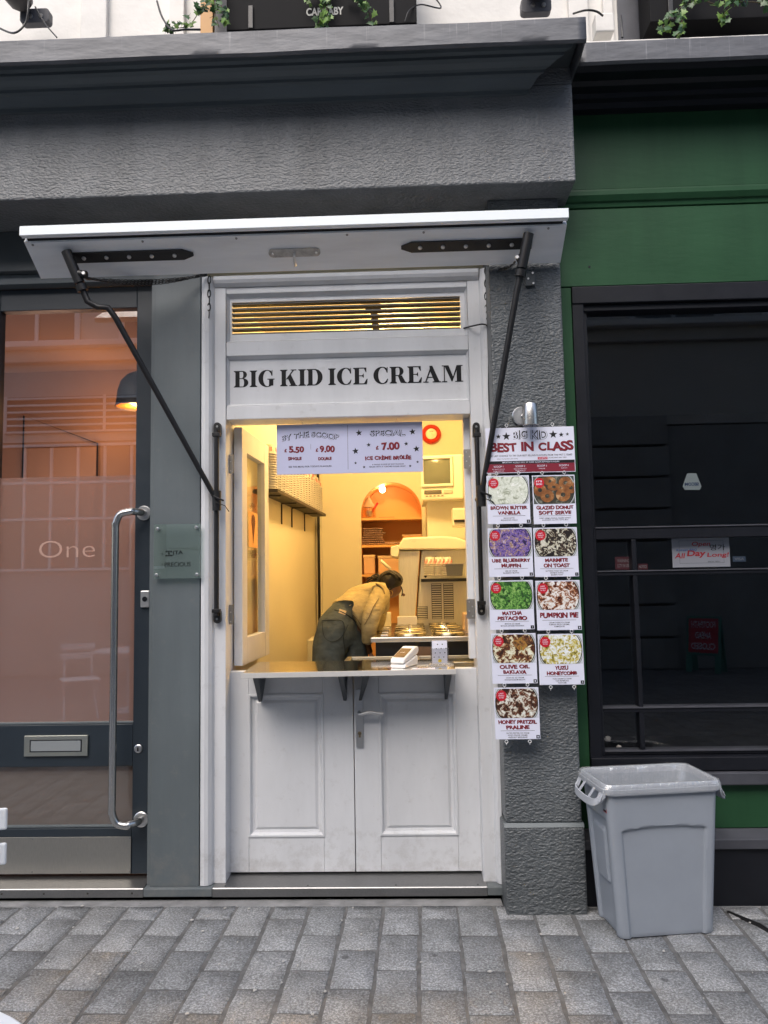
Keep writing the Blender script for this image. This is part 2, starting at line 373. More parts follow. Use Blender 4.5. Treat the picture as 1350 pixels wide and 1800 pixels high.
for c in range(-40, 41):
    offs = rnd.uniform(0, PL)
    offs = ((3.72-3.584) if c % 2 == 0 else (3.72-3.43))+rnd.uniform(-.008, .008)
    for k in range(0, 29):
        x = -.250+c*PW; y = 3.72-offs-(k-.5)*PL; l = 1
        if k == 0:
            if offs < .04: continue
            y = 3.72-offs/2; l = offs/PL
        if y-PL*l/2 < -4.8: continue
        X = x*math.cos(A)-(y-3.3)*math.sin(A); Yq = 3.3+x*math.sin(A)*.3+(y-3.3)*math.cos(A)
        z = rnd.uniform(-.0022, .0022); me = rnd.choice(meshes)
        if abs(c) < 14 and y > 1.9 and k < 7:
            o = bpy.data.objects.new('paver', me); COL.objects.link(o); o.parent = pav
            o.location = (X+rnd.uniform(-.003, .003), Yq, z); o.rotation_euler = (rnd.uniform(-.004, .004), rnd.uniform(-.006, .006), A+rnd.uniform(-.008, .008)+(math.pi if rnd.random() < .5 else 0)); o.scale = (1, min(l, 1), 1)
        else:
            T = Matrix.Translation((X, Yq, z)) @ Matrix.Rotation(A, 4, 'Z') @ Matrix.Diagonal((1, min(l, 1), 1, 1))
            b0 = len(far.verts); far.from_mesh(me); far.verts.ensure_lookup_table()
            for v in far.verts[b0:]: v.co = T @ v.co
fm = bpy.data.meshes.new('paver_field'); far.to_mesh(fm); far.free(); fm.materials.append(paver)
fo = bpy.data.objects.new('paver_field', fm); COL.objects.link(fo); fo.parent = pav; fo['kind'] = 'stuff'
box('cement_edge', cement, pav, -9, .41, 3.722, 3.80, -.03, .001, .003)
box('cement_edge', cement, pav, .79, 9, 3.69, 3.80, -.03, .001, .003)
# dark drain crack by the bin
cr = MB(); cr.tube([(1.42, 3.64, .0), (1.5, 3.5, .002), (1.53, 3.4, 0), (1.60, 3.2, .002), (1.66, 3.0, 0)], [.008, .012, .009, .013, .012], 6)
cr.build('tar_seam', flat('tar', (.012, .012, .013), .35), pav)
# litter on the paving
lit = MB(); rl = random.Random(12)
for k in range(60):
    x, y = rl.uniform(-1.9, 1.6), rl.uniform(2.8, 3.75); r = rl.uniform(.002, .0085)
    P = [(x+r*rl.uniform(.6, 1.3)*math.cos(a), y+r*rl.uniform(.6, 1.3)*math.sin(a)) for a in (0, 1, 2, 3, 4, 5)]; lit.prism(P, .004, .0075, 'Z')
tag(lit.build('paper_scrap', flat('scrap', (.45, .44, .42), .8), None, kind='stuff'), 'tiny pale scraps and crumbs scattered over the grey paving', 'litter')

# ================================================================== GREY SHOPFRONT
gs = thing('grey_shopfront', 'grey rendered shopfront with deep textured fascia and lead capped cornice', 'shopfront', (-.6, 3.8, 0))
XL = -3.6
# fascia beam (finely divided so the plaster edge wanders)
fb = MB(); fb.prism([(3.48, 3.41), (3.84, 3.41), (3.84, 3.90), (3.48, 3.90)], XL, .832, 'X'); fb.build('fascia', stucf, gs, .008)
box('lintel', greyd, gs, XL, .425, 3.80, 3.95, 3.19, 3.408, .003)
box('lintel_rail', greyp, gs, XL, -1.06, 3.84, 3.97, 3.135, 3.188, .003)
box('pillar', stuc, gs, .425, .776, 3.635, 4.30, .402, 3.409, .008)
box('pillar_base', stuc, gs, .415, .784, 3.622, 4.30, -.02, .385, .01)
mb = MB(); mb.prism([(3.622, .385), (3.66, .385), (3.66, .402), (3.634, .402)], .416, .783, 'X'); mb.build('pillar_ledge', greyp, gs)
box('pilaster', greyp, gs, -1.298, -1.056, 3.80, 3.95, .062, 3.19, .003)
box('pilaster_edge', greyp, gs, -1.318, -1.300, 3.815, 3.95, .062, 3.19, .002)
box('step', greyp, gs, -1.322, -.985, 3.775, 4.02, .022, .062, .004)
box('step', greyp, gs, .345, .43, 3.775, 4.02, .022, .062, .004)
# cornice mouldings, mitred at the right end
prof = [(3.48, 3.845), (3.462, 3.845), (3.462, 3.865), (3.452, 3.868), (3.44, 3.885), (3.425, 3.905), (3.405, 3.908), (3.403, 3.922), (3.385, 3.925), (3.36, 3.938), (3.335, 3.942), (3.333, 3.955), (3.31, 3.957), (3.30, 3.975), (3.30, 4.0), (3.48, 4.0)]
mb = MB(); Lv = [mb.bm.verts.new((XL, y, z)) for y, z in prof]; Rv = [mb.bm.verts.new((.60+(3.48-y)*1.15, y, z)) for y, z in prof]
mb.face(Lv); mb.face(Rv[::-1])
for i in range(len(prof)): mb.face([Lv[i], Rv[i], Rv[(i+1) % len(prof)], Lv[(i+1) % len(prof)]])
mb.build('cornice', cornm, gs)
box('cornice_return', stucf, gs, .60, .831, 3.483, 3.84, 3.901, 3.99, .006)
# lead flashing: wavy lower edge, rolled top
def lead_strip(name, x0, x1, y0, y1, z0, z1, parent, amp=.004, seed=0):
    mb = MB(); n = int((x1-x0)/.04)
    def fn(u, v):
        x = x0+(x1-x0)*u; nz = noise.noise(Vector((x*3+seed, 0, v*2)))*amp*.8
        P = [(y0+.012, z0), (y0, z0+.012), (y0, z1-.012), (y0+.014, z1), (y1, z1+.02)]
        t = v*4; i = min(int(t), 3); f = t-i; a, b = P[i], P[i+1]
        y = a[0]+(b[0]-a[0])*f; z = a[1]+(b[1]-a[1])*f
        return (x, y+nz*.8, z+(noise.noise(Vector((x*2.2, seed, 5)))*amp if v < .3 else noise.noise(Vector((x*1.6, seed, 9)))*amp*.8))
    mb.grid(n, 16, fn)
    o = mb.build(name, lead, parent); s = o.modifiers.new('solid', 'SOLIDIFY'); s.thickness = .006; s.offset = -1; return o
lead_strip('lead_flashing', XL, .842, 3.215, 3.80, 3.915, 4.04, gs)
lead_strip('lead_end_flashing', 0, .5, 0, .3, 0, .12, None).name = 'tmp'
bpy.data.objects.remove(bpy.data.objects['tmp'])
mb = MB()
def fn(u, v): y = 3.222+.5*u; return (.838+noise.noise(Vector((y*5, v, 0)))*.006, y, 3.917+.118*v+noise.noise(Vector((y*4, 1, 0)))*.006)
mb.grid(14, 4, fn); o = mb.build('lead_return', lead, gs); s = o.modifiers.new('solid', 'SOLIDIFY'); s.thickness = .006
box('flashing_core', greyd, gs, XL, .825, 3.245, 3.80, 3.985, 4.02, .003)
# old metal bracket plate on the pillar
bp = thing('bracket_plate', 'small dark square plate screwed high on the rough grey pillar', 'plate', W(932, 488, 3.63))
x, _, z = W(932, 488, 3.63); box('plate', greyd, bp, x-.025, x+.022, 3.618, 3.634, z-.045, z+.03, .003)
mb = MB()
for dx, dz in ((.01, .018), (-.012, -.01), (.012, -.034)): mb.lathe([(.005, 0), (.005, .004)], Matrix.Translation((x+dx, 3.618, z+dz)) @ Matrix.Rotation(R(90), 4, 'X'), 10)
mb.build('screw', steel, bp, each=True)

# ---------------------------------------------------------------- upper wall
uw = thing('upper_building_wall', 'cream painted upper wall with raised strips above the lead ledges', 'wall', (-.6, 3.8, 4.0))
box('render', stone_w, uw, XL, 3.9, 3.80, 4.1, 4.0, 9.5, .002)
for x0, x1 in ((-1.70, -1.56), (-1.22, -1.14), (-.335, -.20), (.90, 1.0), (1.08, 1.13)):
    x0 += .0; box('pilaster_strip', stone_w, uw, x0, x1, 3.765, 3.80, 4.0, 9.0, .004)
for x0, x1 in ((-1.06, .02), (1.16, 2.4)): box('window_recess', greyblk, uw, x0, x1, 3.795, 3.82, 4.2, 6.2, .002)
box('timber_strip', flat('raw_pine', (.55, .30, .11), .5), uw, *[W(352, 30, 3.62)[0], W(374, 30, 3.62)[0]], 3.62, 3.66, 4.04, 5.2, .002)
box('white_ledge', stone_w, uw, .93, 3.9, 3.56, 3.80, 4.09, 4.17, .005)

# ---------------------------------------------------------------- green shopfront
gb = thing('green_shopfront', 'green painted shopfront with black window frames and black cornice', 'shopfront', (2.2, 3.8, 0))
XR = 3.9
box('light_leak_filler', blackp, gb, .7765, .7875, 3.75, 4.30, 0, 3.95, 0)  # added black filler, keeps kiosk light from leaking between the shopfronts
box('fascia', green, gb, .79, XR, 3.742, 3.95, 3.50, 3.915, .003)
mb = MB(); mb.prism([(3.745, 3.395), (3.73, 3.40), (3.725, 3.42), (3.715, 3.425), (3.70, 3.45), (3.70, 3.47), (3.735, 3.482), (3.738, 3.499), (3.95, 3.499), (3.95, 3.395)], .79, XR, 'X'); mb.build('moulding', green, gb)
box('lower_fascia', green, gb, .79, XR, 3.736, 3.95, 2.992, 3.394, .003)
box('green_strip', green, gb, .788, .847, 3.742, 3.95, .34, 2.990, .003)
prof = [(3.73, 3.90), (3.70, 3.905), (3.69, 3.93), (3.66, 3.935), (3.65, 3.955), (3.60, 3.96), (3.58, 3.975), (3.52, 3.978), (3.50, 4.0), (3.50, 4.03), (3.8, 4.03), (3.8, 3.90)]
mb = MB(); mb.prism(prof, .835, XR, 'X'); mb.build('cornice', blackp, gb)
lead_strip('lead_flashing', .86, XR, 3.44, 3.80, 3.965, 4.085, gb, .004, 7)
# window frame, rails and bars
fr_ = thing('x', '', '')
bpy.data.objects.remove(fr_)
box('frame_post', blackp, gb, .849, .905, 3.735, 3.86, .60, 2.960, .004)
box('frame_bead', blackp, gb, .906, .925, 3.765, 3.86, .66, 2.868, .003)
box('frame_head', blackp, gb, .849, XR, 3.728, 3.86, 2.900, 2.988, .004)
box('frame_head', blackp, gb, .906, XR, 3.752, 3.86, 2.868, 2.899, .003)
for z0, z1, hl in ((1.715, 1.775, 1), (1.535, 1.56, 1), (.875, .90, 1), (.675, .695, 1)):
    box('glazing_bar', blackp, gb, .926, XR, 3.77, 3.85, z0, z1-.007, .003)
    box('bar_ledge', greyblk, gb, .926, XR, 3.764, 3.84, z1-.006, z1, .001)
box('mullion', blackp, gb, 1.10, 1.122, 3.772, 3.858, .70, 1.712, .003)
box('mullion', blackp, gb, 2.0, 2.05, 3.766, 3.858, .70, 2.866, .003)
box('window_sill', blackp, gb, .849, XR, 3.72, 3.9, .608, .672, .004)
box('sill_ledge', greyblk, gb, .849, XR, 3.70, 3.9, .545, .604, .006)
box('green_panel', green, gb, .85, XR, 3.742, 3.9, .338, .543, .003)
mb = MB(); mb.prism([(3.68, .262), (3.68, .305), (3.74, .336), (3.9, .336), (3.9, .262)], .79, XR, 'X'); mb.build('plinth_ledge', greyblk, gb, .003)
box('plinth', blackp, gb, .788, XR, 3.70, 3.9, -.02, .260, .004)
gdark = glass('dark_window_glass', (.85, .87, .88), .075)
for x0, x1, z0, z1 in ((.922, XR, 1.776, 2.868), (.922, 1.094, 1.561, 1.714), (1.126, XR, 1.561, 1.714), (.922, 1.094, .901, 1.534), (1.126, XR, .901, 1.534), (.922, 1.094, .696, .874), (1.126, XR, .696, .874)):
    mb = MB(); mb.poly([(x0, 3.80, z0), (x1, 3.80, z0), (x1, 3.80, z1), (x0, 3.80, z1)]); mb.build('pane', gdark, gb, norm=False)
# screw hole with a pale run below
x, _, z = W(1036, 469, 3.736); mb = MB(); mb.lathe([(.006, 0), (.006, .003)], Matrix.Translation((x, 3.7365, z)) @ Matrix.Rotation(R(90), 4, 'X'), 10); mb.build('screw_hole', blackp, gb)
# dark restaurant room
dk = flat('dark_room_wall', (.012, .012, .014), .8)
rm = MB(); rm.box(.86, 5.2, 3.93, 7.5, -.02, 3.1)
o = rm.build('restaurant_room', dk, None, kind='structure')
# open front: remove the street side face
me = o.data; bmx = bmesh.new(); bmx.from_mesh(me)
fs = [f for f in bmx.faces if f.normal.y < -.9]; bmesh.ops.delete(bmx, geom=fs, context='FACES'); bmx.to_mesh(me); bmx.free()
#MARK_DOOR
# ================================================================== WHITE SERVING DOORWAY
wd = thing('serving_doorway', 'white timber doorway with black shop lettering, slatted transom and closed lower doors', 'doorway', (-.3, 3.85, .06))
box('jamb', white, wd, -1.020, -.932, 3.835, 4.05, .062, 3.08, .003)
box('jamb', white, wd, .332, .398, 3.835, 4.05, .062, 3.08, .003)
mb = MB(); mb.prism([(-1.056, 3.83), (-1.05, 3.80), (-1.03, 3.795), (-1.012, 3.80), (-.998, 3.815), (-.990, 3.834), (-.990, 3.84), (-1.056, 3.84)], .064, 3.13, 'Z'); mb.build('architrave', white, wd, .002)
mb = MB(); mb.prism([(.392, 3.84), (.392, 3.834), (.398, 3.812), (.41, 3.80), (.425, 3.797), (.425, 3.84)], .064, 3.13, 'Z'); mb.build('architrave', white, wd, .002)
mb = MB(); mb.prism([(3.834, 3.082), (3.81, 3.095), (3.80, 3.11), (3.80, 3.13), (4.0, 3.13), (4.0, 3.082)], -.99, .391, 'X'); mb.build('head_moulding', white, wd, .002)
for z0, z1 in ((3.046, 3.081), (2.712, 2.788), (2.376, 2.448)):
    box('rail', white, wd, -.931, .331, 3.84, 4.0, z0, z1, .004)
# sign board panel with bevelled surround
def recess(name, x0, x1, z0, z1, Yf, Yb, wdt, m, parent, closed=True):
    mb = MB()
    o = [(x0, z0), (x1, z0), (x1, z1), (x0, z1)]; i = [(x0+wdt, z0+wdt), (x1-wdt, z0+wdt), (x1-wdt, z1-wdt), (x0+wdt, z1-wdt)]
    for k in range(4):
        j = (k+1) % 4; mb.poly([(o[k][0], Yf, o[k][1]), (o[j][0], Yf, o[j][1]), (i[j][0], Yb, i[j][1]), (i[k][0], Yb, i[k][1])])
    if closed: mb.poly([(a, Yb, b) for a, b in i])
    return mb.build(name, m, parent, norm=False)
box('sign_panel', white, wd, -.930, .330, 3.866, 3.90, 2.449, 2.711, .001)
recess('panel_bead', -.930, .330, 2.449, 2.711, 3.842, 3.8655, .012, white, wd, False)
# transom surround
SX0, SX1, SZ0, SZ1 = W(409, 560, 3.885)[0], W(809, 560, 3.885)[0], 2.835, 3.01
recess('transom_bead', -.930, .330, 2.789, 3.045, 3.842, 3.866, .012, white, wd, False)
for a in ((-.930, SX0, 2.789, 3.045), (SX1, .330, 2.789, 3.045), (SX0, SX1, SZ1, 3.045), (SX0, SX1, 2.789, SZ0)):
    box('transom_board', white, wd, a[0], a[1], 3.867, 3.90, a[2], a[3], .0)
slat = flat('dark_slat', (.035, .037, .035), .45)
for k in range(7):
    z = SZ0+.004+k*(SZ1-SZ0-.012)/6
    T = Matrix.Translation((0, 3.885, z)) @ Matrix.Rotation(R(-12), 4, 'X')
    MB().box(SX0+.001, SX1-.001, -.012, .016, -.0045, .0045, T).build('louvre_slat', slat, wd)
# painted serif lettering ------------------------------------------------
def serif_word(word, fr, u0, u1, v0, h, m, parent):
    def st(P, x0, x1, y0=0, y1=1): P.append([(x0, y0), (x1, y0), (x1, y1), (x0, y1)])
    def serif(P, xa, xb, y, t=.055, dr=1):       # bracketed serif between xa and xb, dr=+1 on the base line
        P.append([(xa, y), (xb, y), (xb, y+dr*t), (xa, y+dr*t)])
    def bracket(P, x, y, sx, dr=1, q=.08):
        P.append([(x, y+dr*.05), (x+sx*q, y+dr*.05), (x+sx*q*.35, y+dr*(.05+q*.35)), (x, y+dr*(.05+q))])
    def bow(P, cx, cy, rx, ry, ix, iy, a0, a1, shift=0, n=14):
        for k in range(n):
            t0 = R(a0+(a1-a0)*k/n); t1 = R(a0+(a1-a0)*(k+1)/n+.4)
            P.append([(cx+rx*math.cos(t0), cy+ry*math.sin(t0)), (cx+rx*math.cos(t1), cy+ry*math.sin(t1)), (cx+shift+ix*math.cos(t1), cy+iy*math.sin(t1)), (cx+shift+ix*math.cos(t0), cy+iy*math.sin(t0))])
    def stem(P, x0, x1, l=.09, r=.09, y0=0, y1=1):
        st(P, x0, x1, y0, y1)
        for y, d in ((y0, 1), (y1, -1)):
            serif(P, x0-l, x1+r, y, .055, d)
            if l: bracket(P, x0, y, -1, d)
            if r: bracket(P, x1, y, 1, d)
    S = .24
    G = {}
    P = []; stem(P, .09, .09+S); G['I'] = (P, .42)
    P = []; stem(P, .09, .09+S, .09, 0); st(P, .32, .5, .94, 1); st(P, .32, .5, 0, .055); st(P, .32, .5, .5, .555)
    bow(P, .48, .765, .26, .235, .055, .18, -90, 90); bow(P, .50, .275, .32, .275, .08, .225, -90, 90); G['B'] = (P, .85)
    P = []; stem(P, .09, .09+S, .09, 0); st(P, .32, .45, .94, 1); st(P, .32, .45, 0, .06); bow(P, .43, .5, .46, .5, .19, .44, -90, 90, 0, 20); G['D'] = (P, .92)
    P = []; bow(P, .50, .5, .48, .52, .24, .47, 52, 308, .03, 24); P.append([(.62, .93), (.80, .86), (.80, .66), (.755, .66), (.72, .80)]); st(P, .775, .815, .66, 1.0); P.append([(.78, .09), (.64, .02), (.66, .07), (.80, .30), (.835, .28)]); G['C'] = (P, .88)
    P = []; bow(P, .50, .5, .48, .52, .24, .47, 52, 300, .03, 24); P.append([(.62, .93), (.80, .86), (.80, .66), (.755, .66), (.72, .80)]); st(P, .775, .815, .66, 1.0); st(P, .62, .62+S, 0.06, .42); serif(P, .53, .93, .48, .055, -1); P.append([(.62, .02), (.86, .10), (.86, .12), (.60, .12)]); G['G'] = (P, .95)
    P = []; stem(P, .09, .09+S); P.append([(.33, .42), (.70, .955), (.79, .955), (.40, .40)]); serif(P, .60, .92, 1, .055, -1); P.append([(.42, .50), (.62, .045), (.90, .045), (.60, .72)]); serif(P, .52, .97, 0); G['K'] = (P, .98)
    P = []; stem(P, .09, .09+S, .09, 0); st(P, .32, .74, .945, 1); st(P, .32, .76, 0, .055); st(P, .32, .55, .485, .535); P.append([(.60, .95), (.74, .95), (.74, .72), (.70, .72)]); P.append([(.60, .05), (.77, .05), (.80, .32), (.755, .32)]); P.append([(.48, .51), (.59, .36), (.59, .66)]); G['E'] = (P, .82)
    P = []; stem(P, .09, .09+S, .09, .06); st(P, .32, .5, .94, 1); st(P, .32, .5, .44, .495); bow(P, .48, .72, .29, .28, .07, .225, -90, 90); P.append([(.45, .45), (.60, .02), (.93, 0), (.95, .05), (.86, .09), (.68, .46)]); G['R'] = (P, .94)
    P = []; P.append([(.36, 1), (.52, 1), (.90, .04), (.62, .04), (.38, .72)]); P.append([(.40, .90), (.445, .76), (.175, .04), (.105, .04)]); st(P, .22, .70, .28, .335); serif(P, 0, .30, 0); serif(P, .52, .99, 0); G['A'] = (P, .97)
    P = []; P.append([(.13, .04), (.19, .04), (.19, .96), (.13, .96)]); serif(P, .02, .31, 0); P.append([(.03, .945), (.36, .945), (.36, 1), (.03, 1)]); P.append([(.16, 1), (.40, 1), (.66, .26), (.55, .03)]); P.append([(.55, .03), (.60, .03), (.88, .80), (.88, .99), (.84, .99)]); st(P, .84, 1.09, .04, .99); serif(P, .75, 1.19, 0); P.append([(.86, .945), (1.18, .945), (1.18, 1), (.86, 1)]); G['M'] = (P, 1.18)
    X = 0; polys = []
    for c in word:
        if c == ' ': X += .24; continue
        g, adv = G[c]
        for p in g: polys.append([(x+X, y) for x, y in p])
        X += adv+.045
    s = (u1-u0)/(X-.045); mb = MB(); d = .0006
    for p in polys:
        d += .000006; mb.poly([fr(u0+x*s, v0+y*h, d) for x, y in p])
    return mb.build('lettering', m, parent, norm=False)
xa, _, za = W(411, 682, 3.866); xb, _, zb = W(814, 675, 3.866)
serif_word('BIG KID ICE CREAM', wallframe(0, 0, 3.866), xa, xb, za+.002, .088, letter, wd)
# lower doors
DP = flat('dummy', (1, 1, 1))
def door_leaf(x0, x1, px0, px1, pz0, pz1, parent):
    d = box('door_leaf', white, parent, x0, x1, 3.955, 3.985, .078, 1.078, .002)
    # stiles and rails proud of the sunk field
    for a in ((x0, px0, .078, 1.078), (px1, x1, .078, 1.078)): box('stile', white, d, a[0], a[1], 3.93, 3.9545, a[2], a[3], .003)
    for a in ((.078, pz0), (pz1, 1.078)): box('rail', white, d, px0+.0005, px1-.0005, 3.9305, 3.9545, a[0], a[1], .002)
    mb = MB(); wdt = .012
    o = [(px0, pz0), (px1, pz0), (px1, pz1), (px0, pz1)]
    def ring(k): return [(px0+k, pz0+k), (px1-k, pz0+k), (px1-k, pz1-k), (px0+k, pz1-k)]
    steps = [(-.004, 3.9295), (-.002, 3.925), (.007, 3.925), (.012, 3.931), (.016, 3.942), (.03, 3.946), (.044, 3.938)]
    for (k0, y0), (k1, y1) in zip(steps, steps[1:]):
        a, b = ring(k0), ring(k1)
        for q in range(4): r_ = (q+1) % 4; mb.poly([(a[q][0], y0, a[q][1]), (a[r_][0], y0, a[r_][1]), (b[r_][0], y1, b[r_][1]), (b[q][0], y1, b[q][1])])
    mb.poly([(a, 3.938, b) for a, b in ring(.044)])
    mb.build('raised_panel', white, d, norm=False)
    return d
box('reveal', white, wd, -.975, -.936, 3.91, 4.07, .078, 2.374, .002); box('reveal', white, wd, .333, .37, 3.91, 4.07, .078, 2.374, .002)
dl = door_leaf(-.962, -.300, -.837, -.455, .253, .958, wd); dr = door_leaf(-.296, .338, -.168, .219, .256, .956, wd)
# handle plate and lever on the right leaf
xh, _, zh = W(632, 1262, 3.925)
mb = MB(); mb.prism(rrect(xh-.019, xh+.019, zh-.145, zh+.145, .008), 3.918, 3.929, 'Y'); hp = mb.build('handle_plate', satin('satin_plate', (.55, .56, .57), .35), dr, .0015)
zl = W(640, 1252, 3.92)[2]
mb = MB(); mb.tube(smooth_path([(xh, 3.92, zl), (xh, 3.885, zl), (xh+.012, 3.872, zl-.001), (xh+.05, 3.870, zl+.008), (xh+.09, 3.872, zl+.002), (xh+.122, 3.874, zl-.001)]), [.010]*2+[.0085]*29, 10); mb.build('lever', steel, hp)
mb = MB(); mb.lathe([(.009, 0), (.009, .006)], Matrix.Translation((xh, 3.918, zh-.075)) @ Matrix.Rotation(R(90), 4, 'X'), 14); mb.box(xh-.005, xh+.005, 3.912, 3.9175, zh-.095, zh-.075); mb.build('keyhole', flat('brassy', (.18, .14, .08), .4), hp)
# steel threshold
mb = MB(); mb.prism([(3.778, .020), (3.778, .058), (3.782, .0625), (4.02, .072), (4.02, .020)], -.984, .344, 'X'); th = mb.build('threshold', steel2, wd, .001)
mb = MB()
for px in (396, 541, 696, 840): x = W(px, 1556, 3.80)[0]; mb.lathe([(.005, 0), (.004, .0015)], Matrix.Translation((x, 3.80, .064)), 10)
mb.build('screw', flat('screw_dark', (.06, .06, .06), .4), th, each=True)
# hinges on the reveals
for px, py, q in ((405, 817, -1), (405, 1080, -1), (822, 808, 1), (827, 1070, 1)):
    x, _, z = W(px, py, 3.93); mb = MB()
    mb.prism(rrect(x-.022, x+.022, z-.05, z+.05, .004), 3.902, 3.907, 'Y'); mb.tube([(x-q*-.0-.022*0+q*.0-(.024 if q < 0 else -.024)*1, 3.90, z-.05), (x-(.024 if q < 0 else -.024), 3.90, z+.05)], .006, 8)
    h = mb.build('hinge', satin('old_hinge', (.35, .34, .32), .45), wd)
    mb = MB()
    for k in range(4): mb.lathe([(.004, 0), (.003, .0015)], Matrix.Translation((x+.008*(-1)**k, 3.902, z-.036+k*.024)) @ Matrix.Rotation(R(90), 4, 'X'), 8)
    mb.build('screw', steel, h, each=True)
# small posts that close the room behind the right reveal
box('inner_stile', white, wd, .300, .332, 3.935, 4.0, 1.125, 2.373, .002)
# upper door leaf, open inwards on the left
T0 = Vector((-.925, 3.985, 0)); ang = R(87)
def DT(u, v, z): return (T0.x+u*math.cos(ang)+v*math.sin(ang), T0.y+u*math.sin(ang)-v*math.cos(ang), z)
LW = .60
def dbox(name, m, parent, u0, u1, v0, v1, z0, z1, bevel=.002):
    mb = MB(); v = [mb.bm.verts.new(DT(a, b, c)) for a, b, c in ((u0,v0,z0),(u1,v0,z0),(u1,v1,z0),(u0,v1,z0),(u0,v0,z1),(u1,v0,z1),(u1,v1,z1),(u0,v1,z1))]
    for f in ((0,3,2,1),(4,5,6,7),(0,1,5,4),(1,2,6,5),(2,3,7,6),(3,0,4,7)): mb.face([v[i] for i in f])
    return mb.build(name, m, parent, bevel)
up_ = thing('upper_door_leaf', 'white glazed upper door leaf swung open against the left inner wall', 'door', (T0.x, T0.y, 1.10))
Z0, Z1 = 1.10, 2.365; G0, G1 = .10, LW-.10; GZ0, GZ1 = 1.24, 2.24
dbox('stile', white, up_, 0, G0, 0, .045, Z0, Z1); dbox('stile', white, up_, G1, LW, 0, .045, Z0, Z1)
dbox('rail', white, up_, G0+.0005, G1-.0005, .0005, .0445, Z0, GZ0); dbox('rail', white, up_, G0+.0005, G1-.0005, .0005, .0445, GZ1, Z1)
mb = MB(); mb.poly([DT(G0, .022, GZ0), DT(G1, .022, GZ0), DT(G1, .022, GZ1), DT(G0, .022, GZ1)]); mb.build('pane', glass('leaf_glass', (.93, .95, .90), .16), up_, norm=False)
fr = lambda u, v, d: DT(.30+u, .022+.004+d, 1.86+v)
mb = MB(); rectp(mb, fr, -.10, .10, -.13, .07, 0); mb.build('poster', flat('orange_poster', (.72, .36, .12), .5), up_, norm=False)
inkb = flat('brown_ink', (.12, .03, .01), .5)
mb = MB(); mb.poly([fr(-.035, -.0, .001), fr(.035, 0, .001), fr(0, -.11, .001)]); 
for a in range(10):
    t = R(a*36); mb.poly([fr(0, .0, .0012), fr(.045*math.cos(t), .03+.04*math.sin(t)-.01, .0012), fr(.045*math.cos(t+.6), .03+.04*math.sin(t+.6)-.01, .0012)])
mb.build('cone_print', inkb, up_, norm=False)
text('lettering', 'BIG KID', fr, 0, .105, .12, .024, inkb, up_, .02, .5, .02)
text('lettering', 'ICE CREAM', fr, 0, -.17, .14, .024, inkb, up_, .02, .5, -.02)

# ---------------------------------------------------------------- hatch shelf (counter)
ct = thing('serving_counter', 'polished steel serving shelf on top of the white lower doors', 'counter', (-.3, 3.87, 1.08))
ctm = satin('polished_counter', (.84, .80, .74), .07, (6, .8, 1))
mb = MB(); P = [(-.808, 3.63), (.212, 3.675), (.225, 4.10), (-.825, 4.12)]; mb.prism(P, 1.085, 1.1035, 'Z'); top = mb.build('counter_top', ctm, ct, .0015)
mb = MB(); mb.prism([(-.81, 3.625), (.214, 3.670), (.215, 3.6745), (-.81, 3.6295)], 1.081, 1.106, 'Z'); mb.build('edge_strip', flat('worn_white_edge', (.52, .51, .49), .4), ct, .001)
for px, dx in ((447, .0), (607, .0), (650, .0), (790, 0)):
    xt, _, zt = W(px, 1190, 3.66)
    if px == 447: tx, bx = -.755, -.82
    if px == 607: tx, bx = -.34, -.34
    if px == 650: tx, bx = -.215, -.262
    if px == 790: tx, bx = .18, .175
    mb = MB()
    a = [(tx-.016, 3.70, 1.083), (tx+.016, 3.70, 1.083), (tx+.016, 3.927, 1.083), (tx-.016, 3.927, 1.083)]
    b = [(bx-.008, 3.912, .925), (bx+.008, 3.912, .925), (bx+.008, 3.928, .925), (bx-.008, 3.928, .925)]
    if px == 447: b = [(x+.045, y, z) for x, y, z in b]
    va = [mb.bm.verts.new(p) for p in a]; vb = [mb.bm.verts.new(p) for p in b]; mb.face(va); mb.face(vb[::-1])
    for i in range(4): mb.face([va[i], va[(i+1) % 4], vb[(i+1) % 4], vb[i]])
    mb.build('bracket', slate, ct, .002)

# ---------------------------------------------------------------- flap canopy with stays
fl = thing('flap_canopy', 'white hinged board raised as a canopy over the serving doorway', 'canopy', (-.5, 3.6, 3.06))
bL, bR = -1.803, .769
def FP(x, s, n):           # s along the slope from the back edge to the front, n out of the underside
    a = math.atan2(.128, .20); return (x, 3.60-s*math.cos(a)-n*math.sin(a)*1.0, 3.06+s*math.sin(a)-n*math.cos(a))
FL = math.hypot(.20, .128)
def fbox(name, m, parent, x0, x1, s0, s1, n0, n1, bevel=.002):
    mb = MB(); v = [mb.bm.verts.new(FP(a, b, c)) for a, b, c in ((x0,s0,n0),(x1,s0,n0),(x1,s1,n0),(x0,s1,n0),(x0,s0,n1),(x1,s0,n1),(x1,s1,n1),(x0,s1,n1))]
    for f in ((0,3,2,1),(4,5,6,7),(0,1,5,4),(1,2,6,5),(2,3,7,6),(3,0,4,7)): mb.face([v[i] for i in f])
    return mb.build(name, m, parent, bevel)
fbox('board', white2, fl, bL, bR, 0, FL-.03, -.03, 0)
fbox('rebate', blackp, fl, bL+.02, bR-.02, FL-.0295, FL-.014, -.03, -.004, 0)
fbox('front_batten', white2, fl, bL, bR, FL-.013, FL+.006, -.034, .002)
mb = MB(); fc = FP(0, FL+.006, 0); mb.box(bL-.002, bR+.002, fc[1]-.008, fc[1]+.010, fc[2]-.006, fc[2]+.040); mb.build('front_strip', flat('skylit_strip', (.80, .86, .90), .35), fl, .002)  # sky light on the front edge is put into this bluer white
fbox('edge_trim', white2, fl, bL+.03, bR-.03, FL-.058, FL-.032, .0005, .005, .001)
